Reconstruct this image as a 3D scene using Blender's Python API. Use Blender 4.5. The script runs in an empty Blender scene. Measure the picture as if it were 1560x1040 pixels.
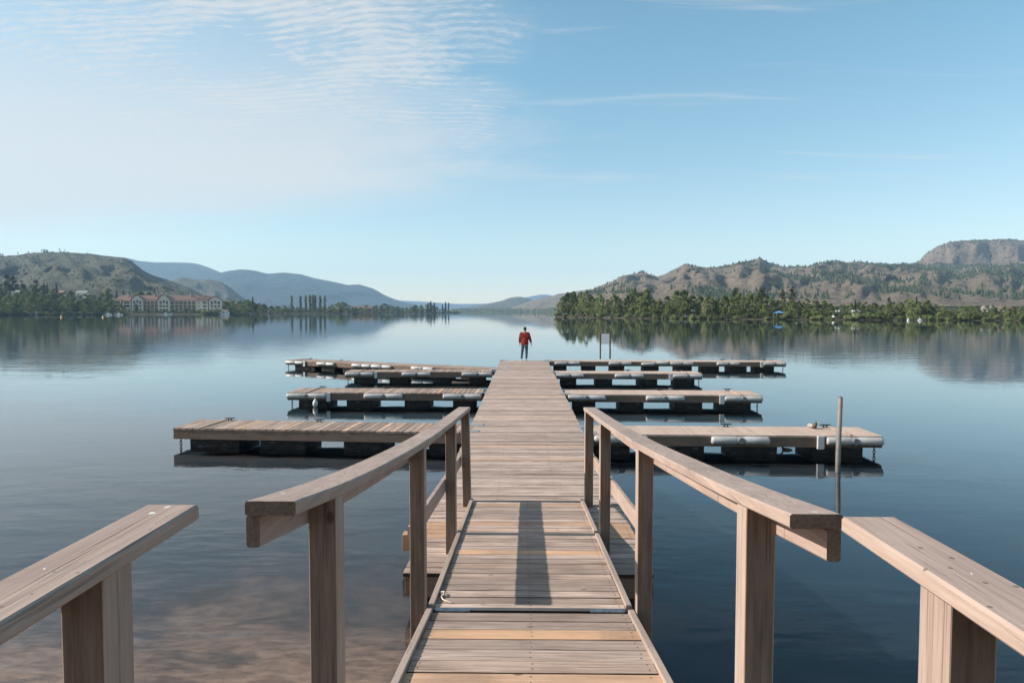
import bpy, bmesh, math, random
from mathutils import Vector, Matrix, Euler, noise
R = math.radians
rng = random.Random(7)
scn = bpy.context.scene
col = scn.collection

# ------------------------------------------------------------------ camera
W0, H0, F = 1560.0, 1040.0, 1040.0
CAMZ = 2.97
PITCH = math.atan(46 / F)
YAW = math.atan(17 / F)
CAMROT = Euler((math.pi / 2 - PITCH, 0, YAW), 'XYZ')
CAMM = CAMROT.to_matrix()
cam_d = bpy.data.cameras.new('camera')
cam = bpy.data.objects.new('camera', cam_d)
col.objects.link(cam)
cam.location = (0, 0, CAMZ)
cam.rotation_euler = CAMROT
cam_d.sensor_width = 36.0
cam_d.lens = 36.0 * F / W0
cam_d.clip_start = 0.05
cam_d.clip_end = 30000
scn.camera = cam


def ray(px, py):
    return CAMM @ Vector(((px - W0 / 2) / F, -(py - H0 / 2) / F, -1.0))


def at_z(px, py, z):            # ground point at height z seen at that pixel
    r = ray(px, py)
    k = (z - CAMZ) / r.z
    return Vector((r.x * k, r.y * k, z))


def at_y(px, py, Y):            # point at distance Y
    r = ray(px, py)
    k = Y / r.y
    return Vector((r.x * k, Y, CAMZ + r.z * k))


# ------------------------------------------------------------------ materials
def new_mat(name):
    m = bpy.data.materials.new(name)
    m.use_nodes = True
    nt = m.node_tree
    for n in list(nt.nodes):
        nt.nodes.remove(n)
    out = nt.nodes.new('ShaderNodeOutputMaterial')
    return m, nt, out


class NT:
    """tiny node helper"""
    def __init__(s, nt): s.nt = nt
    def n(s, t, **kw):
        nd = s.nt.nodes.new(t)
        for k, v in kw.items():
            if hasattr(nd, k): setattr(nd, k, v)
        return nd
    def l(s, a, b): s.nt.links.new(a, b)
    def val(s, sock, v):
        if hasattr(v, 'is_output'): s.l(v, sock)
        else: sock.default_value = v
    def math(s, op, a, b=None, c=None, clamp=False):
        nd = s.n('ShaderNodeMath', operation=op); nd.use_clamp = clamp
        s.val(nd.inputs[0], a)
        if b is not None: s.val(nd.inputs[1], b)
        if c is not None: s.val(nd.inputs[2], c)
        return nd.outputs[0]
    def vmath(s, op, a, b=None):
        nd = s.n('ShaderNodeVectorMath', operation=op)
        s.val(nd.inputs[0], a)
        if b is not None: s.val(nd.inputs[1], b)
        return nd.outputs[0]
    def noise(s, vec, scale, detail=4, rough=.55, dist=0.0):
        nd = s.n('ShaderNodeTexNoise')
        s.l(vec, nd.inputs['Vector'])
        nd.inputs['Scale'].default_value = scale
        nd.inputs['Detail'].default_value = detail
        nd.inputs['Roughness'].default_value = rough
        nd.inputs['Distortion'].default_value = dist
        return nd.outputs[0]
    def ramp(s, fac, stops, interp='LINEAR'):
        nd = s.n('ShaderNodeValToRGB')
        cr = nd.color_ramp; cr.interpolation = interp
        while len(cr.elements) < len(stops): cr.elements.new(.5)
        for e, (p, c) in zip(cr.elements, stops):
            e.position = p
            e.color = (c, c, c, 1) if isinstance(c, (int, float)) else (*c, 1)
        s.l(fac, nd.inputs[0])
        return nd.outputs[0]
    def mix(s, fac, a, b, mode='MIX'):
        nd = s.n('ShaderNodeMix', data_type='RGBA', blend_type=mode)
        s.val(nd.inputs[0], fac)
        for i, v in ((6, a), (7, b)):
            if hasattr(v, 'is_output'): s.l(v, nd.inputs[i])
            else: nd.inputs[i].default_value = (*v, 1) if len(v) == 3 else v
        return nd.outputs[2]
    def mapr(s, v, a, b, c=0.0, d=1.0, smooth=False):
        nd = s.n('ShaderNodeMapRange')
        nd.interpolation_type = 'SMOOTHSTEP' if smooth else 'LINEAR'
        s.val(nd.inputs[0], v)
        for i, x in zip((1, 2, 3, 4), (a, b, c, d)): nd.inputs[i].default_value = x
        return nd.outputs[0]
    def mapping(s, vec, scale=(1, 1, 1), loc=(0, 0, 0), rot=(0, 0, 0)):
        nd = s.n('ShaderNodeMapping')
        s.l(vec, nd.inputs[0])
        nd.inputs['Location'].default_value = loc
        nd.inputs['Rotation'].default_value = rot
        nd.inputs['Scale'].default_value = scale
        return nd.outputs[0]
    def bump(s, h, dist=1.0, strength=1.0):
        nd = s.n('ShaderNodeBump')
        nd.inputs['Strength'].default_value = strength
        nd.inputs['Distance'].default_value = dist
        s.l(h, nd.inputs['Height'])
        return nd.outputs[0]
    def bsdf(s, color, rough=.7, normal=None, metal=0.0, spec=.5):
        p = s.n('ShaderNodeBsdfPrincipled')
        if hasattr(color, 'is_output'): s.l(color, p.inputs['Base Color'])
        else: p.inputs['Base Color'].default_value = (*color, 1)
        s.val(p.inputs['Roughness'], rough)
        p.inputs['Metallic'].default_value = metal
        p.inputs['Specular IOR Level'].default_value = spec
        if normal is not None: s.l(normal, p.inputs['Normal'])
        return p.outputs[0]


def wood(name, dark, light, axis, new=(.58, .345, .205), contrast=1.0, fine=1.0, rough=.8, spots=0.0, rndvar=.35, spec=.3):
    """weathered timber: grain along 'axis' (0 x, 1 y, 2 z); vertex colour R = per-board random, G = freshly replaced"""
    m, nt, out = new_mat(name); h = NT(nt)
    tc = h.n('ShaderNodeTexCoord').outputs['Object']
    at = h.n('ShaderNodeAttribute', attribute_name='tint')
    sep = h.n('ShaderNodeSeparateColor'); h.l(at.outputs['Color'], sep.inputs[0])
    rnd, fresh = sep.outputs[0], sep.outputs[1]
    off = h.n('ShaderNodeCombineXYZ')
    k = h.math('MULTIPLY', rnd, 37.0)
    for i in range(3): h.l(k, off.inputs[i])
    v = h.vmath('ADD', tc, off.outputs[0])
    sc = [1, 1, 1]; sc[axis] = .05
    g1 = h.noise(h.mapping(v, tuple(x * 60 * fine for x in sc)), 1.0, 5, .65, .3)
    sc2 = [1, 1, 1]; sc2[axis] = .12
    g2 = h.noise(h.mapping(v, tuple(x * 9 for x in sc2)), 1.0, 4, .6, .8)
    g3 = h.noise(v, 2.2, 3, .6)
    g = h.math('ADD', h.math('MULTIPLY', g1, .55), h.math('ADD', h.math('MULTIPLY', g2, .3), h.math('MULTIPLY', g3, .15)))
    lo, hi = .5 - .16 / contrast, .5 + .16 / contrast
    c = h.mix(h.mapr(g, lo, hi), dark, light)
    # fine dark checks and cracks
    sc3 = [1, 1, 1]; sc3[axis] = .018
    cr = h.noise(h.mapping(v, tuple(x * 75 * fine for x in sc3)), 1.0, 3, .6, .1)
    crm = h.mapr(cr, .60, .70)
    c = h.mix(h.math('MULTIPLY', crm, .55 * contrast), c, tuple(x * .35 for x in dark))
    fr = h.mix(h.mapr(g, .36, .62), tuple(x * .72 for x in new), new)
    c = h.mix(fresh, c, fr)
    b = h.math('ADD', 1 - rndvar / 2, h.math('MULTIPLY', rnd, rndvar))
    hue = h.n('ShaderNodeHueSaturation'); h.l(b, hue.inputs['Value']); h.l(c, hue.inputs['Color'])
    c = hue.outputs[0]
    # large blotchy weathering
    bl_ = h.noise(v, 1.1, 4, .65, .6)
    c = h.mix(h.math('MULTIPLY', h.mapr(bl_, .48, .70, 0, 1, True), .38), c, tuple(x * .62 for x in dark))
    # knots
    vo = h.n('ShaderNodeTexVoronoi'); vo.inputs['Scale'].default_value = 3.6
    sck = [1, 1, 1]; sck[axis] = .6
    h.l(h.mapping(v, tuple(sck)), vo.inputs['Vector'])
    kn = h.mapr(vo.outputs['Distance'], .035, .075, 1, 0, True)
    c = h.mix(h.math('MULTIPLY', kn, .7), c, tuple(x * .4 for x in dark))
    if spots:
        spn = h.n('ShaderNodeTexNoise'); h.l(tc, spn.inputs['Vector']); spn.inputs['Scale'].default_value = 55; spn.inputs['Detail'].default_value = 2
        vs = h.n('ShaderNodeTexVoronoi', voronoi_dimensions='2D'); vs.inputs['Scale'].default_value = 7.5
        h.l(h.vmath('ADD', tc, h.vmath('SCALE', tc)), vs.inputs['Vector']) if False else h.l(h.vmath('ADD', tc, h.vmath('MULTIPLY', spn.outputs['Color'], (.03, .03, 0))), vs.inputs['Vector'])
        sz = h.noise(tc, 3.0, 2)
        sp = h.math('LESS_THAN', vs.outputs['Distance'], h.mapr(sz, .42, .64, 0.0, .062))
        geo = h.n('ShaderNodeNewGeometry')
        sn = h.n('ShaderNodeSeparateXYZ'); h.l(geo.outputs['Normal'], sn.inputs[0])
        up = h.math('GREATER_THAN', sn.outputs[2], .7)
        c = h.mix(h.math('MULTIPLY', h.math('MULTIPLY', sp, up), spots), c, (.72, .70, .66))
        vd = h.n('ShaderNodeTexVoronoi', voronoi_dimensions='2D'); vd.inputs['Scale'].default_value = 11.0
        h.l(h.mapping(tc, (1, 1, 1), (3.3, 1.7, .4)), vd.inputs['Vector'])
        dp = h.math('LESS_THAN', vd.outputs['Distance'], h.mapr(h.noise(tc, 2.3, 2), .42, .68, 0.0, .085))
        c = h.mix(h.math('MULTIPLY', dp, .75), c, (.09, .065, .05))
    hb = h.math('ADD', h.math('MULTIPLY', g1, .0016), h.math('MULTIPLY', crm, -.002))
    nrm = h.bump(hb, 1.0, .8)
    h.l(h.bsdf(c, rough, nrm, 0, spec), out.inputs[0])
    return m


def plain(name, color, rough=.6, metal=0.0, var=.25, scale=8.0, spec=.5, bump=0.0):
    m, nt, out = new_mat(name); h = NT(nt)
    tc = h.n('ShaderNodeTexCoord').outputs['Object']
    g = h.noise(tc, scale, 5, .6)
    c = h.mix(h.mapr(g, .3, .7), tuple(x * (1 - var) for x in color), tuple(min(1, x * (1 + var)) for x in color))
    nrm = h.bump(g, bump, 1.0) if bump else None
    h.l(h.bsdf(c, rough, nrm, metal, spec), out.inputs[0])
    return m


def foliage(name, c1, c2, trans=.3):
    m, nt, out = new_mat(name); h = NT(nt)
    at = h.n('ShaderNodeAttribute', attribute_name='tint')
    sep = h.n('ShaderNodeSeparateColor'); h.l(at.outputs['Color'], sep.inputs[0])
    oi = h.n('ShaderNodeObjectInfo').outputs['Random']
    f = h.math('ADD', h.math('MULTIPLY', sep.outputs[0], .45), h.math('MULTIPLY', oi, .55))
    c = h.mix(f, c1, c2)
    d = h.n('ShaderNodeBsdfDiffuse'); h.l(c, d.inputs[0])
    t = h.n('ShaderNodeBsdfTranslucent'); h.l(c, t.inputs[0])
    mx = h.n('ShaderNodeMixShader'); mx.inputs[0].default_value = trans
    h.l(d.outputs[0], mx.inputs[1]); h.l(t.outputs[0], mx.inputs[2])
    h.l(mx.outputs[0], out.inputs[0])
    return m


M = {}
M['deck_x'] = wood('weathered_deck_across', (.245, .175, .14), (.525, .40, .33), 0, contrast=1.5, rndvar=.5)
M['deck_y'] = wood('weathered_deck_finger', (.21, .145, .112), (.45, .335, .268), 1, contrast=1.4, rndvar=.55)
M['deck_smooth'] = wood('pale_deck_finger', (.41, .30, .235), (.50, .375, .30), 1, contrast=.5, rndvar=.12)
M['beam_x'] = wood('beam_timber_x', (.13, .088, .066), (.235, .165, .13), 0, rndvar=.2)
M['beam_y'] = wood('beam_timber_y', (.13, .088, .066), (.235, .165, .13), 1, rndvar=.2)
M['rail_y'] = wood('taupe_painted_rail', (.265, .186, .15), (.43, .322, .265), 1, contrast=.95, spots=.9, rndvar=.1, rough=.6)
M['rail_z'] = wood('taupe_painted_post', (.25, .176, .14), (.43, .322, .263), 2, contrast=1.0, rndvar=.16, rough=.7)
M['post_shade'] = wood('shaded_brown_post', (.095, .066, .051), (.21, .154, .123), 2, contrast=1.1, rndvar=.25, rough=.85)  # brown wood darkened to paint in shade on front and back post faces
M['end_grain'] = wood('dark_end_grain', (.09, .06, .044), (.23, .16, .12), 1, contrast=1.0, rndvar=.15, rough=.9, fine=1.6)
M['curb_y'] = wood('taupe_painted_curb', (.30, .23, .19), (.42, .325, .27), 1, contrast=.6, rndvar=.1, rough=.7)
M['galv'] = plain('galvanised_steel', (.42, .44, .46), .45, .7, .3, 30)
M['dark_metal'] = plain('dark_iron', (.06, .055, .05), .6, .6, .4, 25)
M['screw'] = plain('rusty_screw', (.045, .032, .026), .7, .2, .3, 40)
M['plank_edge'] = plain('dirty_plank_edge', (.035, .026, .021), .9, 0, .4, 12, .2)
M['pole'] = plain('grey_steel_pole', (.19, .175, .165), .55, .2, .25, 6)
M['bracket'] = plain('pale_bracket', (.5, .5, .5), .5, .2, .15, 20)
M['fender'] = plain('grey_vinyl_fender', (.40, .385, .375), .42, 0, .18, 5)
M['fender_dark'] = plain('fender_bolt_recess', (.16, .16, .17), .5, 0, .2, 12)
M['buoy_white'] = plain('white_vinyl_buoy', (.55, .55, .54), .4, 0, .08, 12)
M['buoy_yellow'] = plain('yellow_marker_buoy', (.75, .36, .06), .45, 0, .08, 12)
M['panel'] = plain('pale_sign_panel', (.82, .83, .86), .5, 0, .04, 6)
M['rope'] = plain('pale_rope', (.55, .47, .38), .9, 0, .3, 60)
M['white_boat'] = plain('white_hull', (.75, .75, .74), .4, 0, .05, 3)
M['cream'] = plain('cream_stucco', (.74, .64, .54), .9, 0, .1, .6)
M['pinkwall'] = plain('rose_stucco', (.42, .29, .24), .9, 0, .12, .6)
M['tile_roof'] = plain('terracotta_roof', (.27, .15, .12), .85, 0, .25, 1.2)
M['lodge_roof'] = plain('red_brown_roof', (.17, .085, .065), .85, 0, .2, 1.2)
M['grey_roof'] = plain('grey_roof', (.24, .235, .225), .85, 0, .15, 1.2)
M['brown_roof'] = plain('brown_roof', (.15, .10, .08), .85, 0, .15, 1.2)
M['white_wall'] = plain('white_wall', (.68, .67, .64), .8, 0, .06, .7)
M['blue_canvas'] = plain('blue_canvas', (.10, .28, .50), .7, 0, .1, 2)
M['dark_glass'] = plain('dark_window_glass', (.02, .025, .03), .15, 0, .2, 1)
M['trim'] = plain('dark_trim', (.10, .07, .055), .7, 0, .2, 2)
M['bark'] = plain('bark', (.17, .13, .10), .9, 0, .35, 3)
M['pale_bark'] = plain('pale_bark', (.34, .30, .25), .9, 0, .3, 3)
M['leaf_mid'] = foliage('leaves_mid_green', (.065, .088, .033), (.29, .33, .13))
M['leaf_dark'] = foliage('leaves_dark_green', (.04, .055, .024), (.21, .245, .10))
M['leaf_pale'] = foliage('leaves_pale_green', (.11, .135, .055), (.36, .38, .17))
M['leaf_silver'] = foliage('leaves_silver_green', (.11, .12, .09), (.25, .25, .20))
M['needles'] = foliage('needles_dark', (.022, .030, .020), (.055, .068, .04), .12)
M['needles_brown'] = foliage('needles_brownish', (.05, .042, .025), (.10, .085, .05), .12)
M['hill_tree'] = foliage('hillside_needles', (.028, .040, .026), (.065, .082, .05), .1)
M['scrub'] = foliage('hillside_scrub', (.05, .06, .03), (.13, .14, .075), .1)


# float blocks : black moulded plastic with scuffed pale rib lines
def float_mat():
    m, nt, out = new_mat('black_float_plastic'); h = NT(nt)
    tc = h.n('ShaderNodeTexCoord').outputs['Object']
    s = h.noise(h.mapping(tc, (3, 3, 30)), 1.0, 4, .6)
    w = h.mapr(s, .60, .72)
    z = h.n('ShaderNodeSeparateXYZ'); h.l(tc, z.inputs[0])
    g = h.noise(tc, 6, 4)
    c = h.mix(h.mapr(g, .3, .7), (.012, .011, .012), (.035, .032, .032))
    c = h.mix(h.math('MULTIPLY', w, .55), c, (.26, .26, .27))
    h.l(h.bsdf(c, .6, h.bump(s, .01, .6), 0, .2), out.inputs[0])
    return m
M['float'] = float_mat()


# ------------------------------------------------------------------ mesh builder
class MB:
    def __init__(s):
        s.v = []; s.f = []; s.t = []; s.mi = []; s.sm = []
    def add(s, vs, fs, tint=(.5, 0), mi=0, smooth=False):
        b = len(s.v)
        s.v += [Vector(x) for x in vs]
        for f in fs:
            s.f.append([b + i for i in f]); s.t.append(tint); s.mi.append(mi); s.sm.append(smooth)
        return s
    def box(s, c, d, rz=0.0, tint=(.5, 0), mi=0, mat=None):
        x, y, z = d[0] / 2, d[1] / 2, d[2] / 2
        vs = [Vector(p) for p in ((-x, -y, -z), (x, -y, -z), (x, y, -z), (-x, y, -z), (-x, -y, z), (x, -y, z), (x, y, z), (-x, y, z))]
        m = Matrix.Rotation(rz, 3, 'Z') if rz else None
        if mat is not None: m = mat
        if m is not None: vs = [m @ p for p in vs]
        c = Vector(c)
        return s.add([p + c for p in vs], [(0, 3, 2, 1), (4, 5, 6, 7), (0, 1, 5, 4), (1, 2, 6, 5), (2, 3, 7, 6), (3, 0, 4, 7)], tint, mi)
    def hexa(s, p, tint=(.5, 0), mi=0):      # eight corners, same order as box
        return s.add(p, [(0, 3, 2, 1), (4, 5, 6, 7), (0, 1, 5, 4), (1, 2, 6, 5), (2, 3, 7, 6), (3, 0, 4, 7)], tint, mi)
    def plank(s, o, ex, ey, ez, L, w, t, tint, c=.004, screws=(), dirty=False):
        """plank with eased top edges; o = start corner (bottom), L along ex, w along ey, t along ez"""
        sec = [(0, 0), (w, 0), (w, t - c), (w - c, t), (c, t), (0, t - c)]
        a = [o + ey * p + ez * q for p, q in sec]
        b = [x + ex * L for x in a]
        n = 6
        fs = [tuple(range(n))[::-1], tuple(range(n, 2 * n))] + [(i, (i + 1) % n, n + (i + 1) % n, n + i) for i in range(n)]
        fx = [f[::-1] for f in fs] if ex.cross(ey).dot(ez) < 0 else fs
        s.add(a + b, fx, tint)
        if dirty: s.mi[-1] = s.mi[-5] = 2
        for u in screws:                       # pairs of screw heads over the joists
            for q in (.27, .73):
                cc = o + ex * (u + rng.uniform(-.006, .006)) + ey * (w * q + rng.uniform(-.006, .006)) + ez * (t + .0012)
                ring = [cc + (ex * math.cos(k * math.pi / 3) + ey * math.sin(k * math.pi / 3)) * .0065 for k in range(6)]
                s.add(ring, [tuple(range(6)) if ex.cross(ey).dot(ez) > 0 else tuple(range(6))[::-1]], (.1, 0), 1)
        return s
    def tube(s, pts, r, seg=8, tint=(.5, 0), mi=0, caps=True, smooth=True):
        pts = [Vector(p) for p in pts]
        rs = r if isinstance(r, (list, tuple)) else [r] * len(pts)
        vs = []; fs = []
        for i, p in enumerate(pts):
            d = (pts[min(i + 1, len(pts) - 1)] - pts[max(i - 1, 0)]).normalized()
            u = d.cross(Vector((0, 0, 1)))
            if u.length < 1e-3: u = d.cross(Vector((0, 1, 0)))
            u.normalize(); w = d.cross(u).normalized()
            for k in range(seg):
                a = 2 * math.pi * k / seg
                vs.append(p + (u * math.cos(a) + w * math.sin(a)) * rs[i])
        for i in range(len(pts) - 1):
            for k in range(seg):
                k2 = (k + 1) % seg
                fs.append((i * seg + k, (i + 1) * seg + k, (i + 1) * seg + k2, i * seg + k2))
        s.add(vs, fs, tint, mi, smooth)
        if caps:
            b = len(s.v) - len(vs)
            n = len(vs)
            s.f.append([b + k for k in range(seg)]); s.t.append(tint); s.mi.append(mi); s.sm.append(False)
            s.f.append([b + n - seg + k for k in range(seg)][::-1]); s.t.append(tint); s.mi.append(mi); s.sm.append(False)
        return s
    def lathe(s, prof, seg=14, c=(0, 0, 0), tint=(.5, 0), mi=0):
        return s.tube([Vector(c) + Vector((0, 0, z)) for r, z in prof], [max(r, 1e-4) for r, z in prof], seg, tint, mi)
    def ends(s, axis, thr=.8, mi=1):
        """give the faces whose normal runs along +-axis a second material (end grain, or painted-in shade on posts)"""
        for i, f in enumerate(s.f):
            a, b, c = (s.v[k] for k in f[:3])
            n = (b - a).cross(c - a)
            if n.length and abs(n.normalized()[axis]) > thr: s.mi[i] = mi
        return s
    def build(s, name, mats, parent=None, bevel=0.0, origin=None, seg=2, loc=None):
        me = bpy.data.meshes.new(name)
        vs = s.v if origin is None else [v - Vector(origin) for v in s.v]
        me.from_pydata(vs, [], s.f)
        if not isinstance(mats, (list, tuple)): mats = [mats]
        for m in mats: me.materials.append(m)
        ca = me.color_attributes.new('tint', 'FLOAT_COLOR', 'CORNER')
        i = 0
        buf = []
        for f, t in zip(s.f, s.t):
            for _ in f: buf += [t[0], t[1], 0.0, 1.0]
        ca.data.foreach_set('color', buf)
        me.polygons.foreach_set('material_index', s.mi)
        me.polygons.foreach_set('use_smooth', s.sm)
        me.update()
        if bevel:
            bm = bmesh.new(); bm.from_mesh(me)
            bmesh.ops.recalc_face_normals(bm, faces=bm.faces)
            bmesh.ops.bevel(bm, geom=list(bm.edges), offset=bevel, segments=seg, affect='EDGES', profile=.6)
            bm.to_mesh(me); bm.free()
        o = bpy.data.objects.new(name, me)
        col.objects.link(o)
        if parent is not None: o.parent = parent
        if loc is not None: o.location = loc
        return o


def tag(o, label=None, cat=None, group=None, kind=None):
    if label: o['label'] = label
    if cat: o['category'] = cat
    if group: o['group'] = group
    if kind: o['kind'] = kind
    return o


def empty(name, loc=(0, 0, 0), rz=0.0):
    o = bpy.data.objects.new(name, None)
    o.empty_display_size = .2
    col.objects.link(o); o.location = loc; o.rotation_euler = (0, 0, rz)
    return o


def copy_tree(root, loc, rz, scale):
    c = root.copy(); col.objects.link(c)
    c.location = loc; c.rotation_euler = (0, 0, rz); c.scale = scale
    for ch in root.children:
        d = ch.copy(); col.objects.link(d); d.parent = c
    return c


UNITS = ['', 'first', 'second', 'third', 'fourth', 'fifth', 'sixth', 'seventh', 'eighth', 'ninth', 'tenth', 'eleventh', 'twelfth',
         'thirteenth', 'fourteenth', 'fifteenth', 'sixteenth', 'seventeenth', 'eighteenth', 'nineteenth']
TENS = {2: ('twenty', 'twentieth'), 3: ('thirty', 'thirtieth'), 4: ('forty', 'fortieth'), 5: ('fifty', 'fiftieth'),
        6: ('sixty', 'sixtieth'), 7: ('seventy', 'seventieth'), 8: ('eighty', 'eightieth'), 9: ('ninety', 'ninetieth')}


def ordinal(n):
    if n < 20: return UNITS[n]
    t, u = divmod(n, 10)
    return TENS[t][1] if u == 0 else TENS[t][0] + '-' + UNITS[u]


X, Y, Z = Vector((1, 0, 0)), Vector((0, 1, 0)), Vector((0, 0, 1))
CX = .05
DECK = .42

# ------------------------------------------------------------------ main pier
PY0, PY1, PHW = 6.55, 35.3, 1.22
pier = empty('pier', (CX, PY0, 0))
tag(pier, 'long straight floating pier of weathered cross boards running out to the person', 'pier')
o0 = Vector((CX, PY0, 0))
mb = MB()
y = PY0; i = 0
seams = [at_z(800, 652, DECK).y, at_z(800, 594, DECK).y, at_z(800, 563.5, DECK).y]
fresh_y = [at_z(800, v, DECK).y for v in (678, 700.5, 602, 581)]
fresh_done = set()
while y < PY1:
    w = .136 + rng.uniform(-.002, .002)
    r_ = rng.random()
    fr = 0.0
    for k, fy in enumerate(fresh_y):
        if k not in fresh_done and y + w > fy: fr = .65; fresh_done.add(k)
    if y < 8.1 and 7.45 < y: fr = .85          # three newer boards next to the cross beam
    if fr == 0 and rng.random() < .07: fr = rng.uniform(.1, .3)
    gap = .010 + rng.random() * .006
    for sy in seams + [11.9]:
        if abs(y - sy) < .09: gap = .028
    j = rng.uniform(-.006, .006)
    mb.plank(Vector((-PHW + rng.uniform(-.008, .008), y - PY0, DECK - .04 + rng.uniform(-.002, .002))), X + Z * j * .3, Y, Z, 2 * PHW + rng.uniform(-.006, .01), w, .04, (r_, fr), .003, (.06, .82, 1.62, 2.38) if y < 16 else (), True)
    y += w + gap
    i += 1
mb.build('deck', [M['deck_x'], M['screw'], M['plank_edge']], pier)
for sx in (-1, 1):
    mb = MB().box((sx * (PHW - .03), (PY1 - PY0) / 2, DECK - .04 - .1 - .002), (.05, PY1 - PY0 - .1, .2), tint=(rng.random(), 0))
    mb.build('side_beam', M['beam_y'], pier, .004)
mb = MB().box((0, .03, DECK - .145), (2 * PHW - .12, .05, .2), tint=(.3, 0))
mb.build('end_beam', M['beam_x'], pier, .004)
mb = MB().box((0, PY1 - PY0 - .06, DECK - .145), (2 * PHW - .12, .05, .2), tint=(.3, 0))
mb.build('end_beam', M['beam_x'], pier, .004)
cy = at_z(640, 800, DECK).y
mb = MB().box((0, cy - PY0 - .12, DECK - .145), (2.92, .14, .19), tint=(.8, .6))
mb.build('cross_beam', M['beam_x'], pier, .005)
# floats under the pier
for fy in [.7 + 2.05 * k for k in range(14)]:
    for sx in (-1, 1):
        mb = MB().box((sx * .72, fy, .03), (.78, 1.1, .31))
        mb.build('float', M['float'], pier, .02)
# dark lips at the far corners
for sx in (-1, 1):
    mb = MB().box((sx * (PHW - .06), PY1 - PY0 - .12, DECK + .012), (.22, .16, .016))
    mb.build('corner_plate', M['dark_metal'], pier, .003)

# ------------------------------------------------------------------ finger docks
def fender(root, x0, x1, yf, zc, dz=0.0, rad=.088):
    L = x1 - x0
    mb = MB()
    pts = [(x0, .62), (x0 + .012, .86), (x0 + .05, 1.0), (x0 + L / 2 - .1, 1.0), (x0 + L / 2 - .075, .9), (x0 + L / 2 + .075, .9), (x0 + L / 2 + .1, 1.0), (x1 - .05, 1), (x1 - .012, .86), (x1, .62)]
    n = len(pts)
    mb.tube([Vector((p, yf - rad * .42, zc + dz * (k / (n - 1) - .5))) for k, (p, q) in enumerate(pts)], [max(rad * q, .004) for p, q in pts], 12)
    for v in mb.v:            # flat back against the beam
        v.y = min(v.y, yf - .002)
    o = mb.build('fender', M['fender'], root)
    bm2 = MB()
    c = Vector((x0 + L / 2, yf - rad * 1.30, zc))
    bm2.tube([c + Vector((0, .05, 0)), c + Vector((0, .0, 0)), c + Vector((0, -.012, 0))], [.074, .074, .06], 12)
    bm2.build('bolt_recess', M['fender_dark'], o)
    return o


def chain_mesh(z0, z1, x, yy):
    mb = MB()
    z = z0; k = 0
    while z > z1:
        pts = []
        for a in range(9):
            t = 2 * math.pi * a / 8
            u, w = .024 * math.cos(t), .045 * math.sin(t)
            pts.append(Vector((x + (u if k % 2 else 0), yy + (0 if k % 2 else u), z - .04 + w)))
        mb.tube(pts, .009, 5)
        z -= .068; k += 1
    return mb


def cleat(root, x, yy, z, rz=0.0):
    mb = MB()
    m = Matrix.Rotation(rz, 3, 'Z')
    def T(p): return m @ Vector(p) + Vector((x, yy, z))
    mb.tube([T((-.13, 0, .065)), T((-.09, 0, .06)), T((0, 0, .055)), T((.09, 0, .06)), T((.13, 0, .065))], [.007, .013, .016, .013, .007], 7)
    for sx in (-.035, .035): mb.tube([T((sx, 0, 0)), T((sx, 0, .055))], .013, 7)
    mb.box(T((0, 0, .004)), (.16, .05, .008), rz)
    return mb.build('cleat', M['dark_metal'], root)


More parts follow.
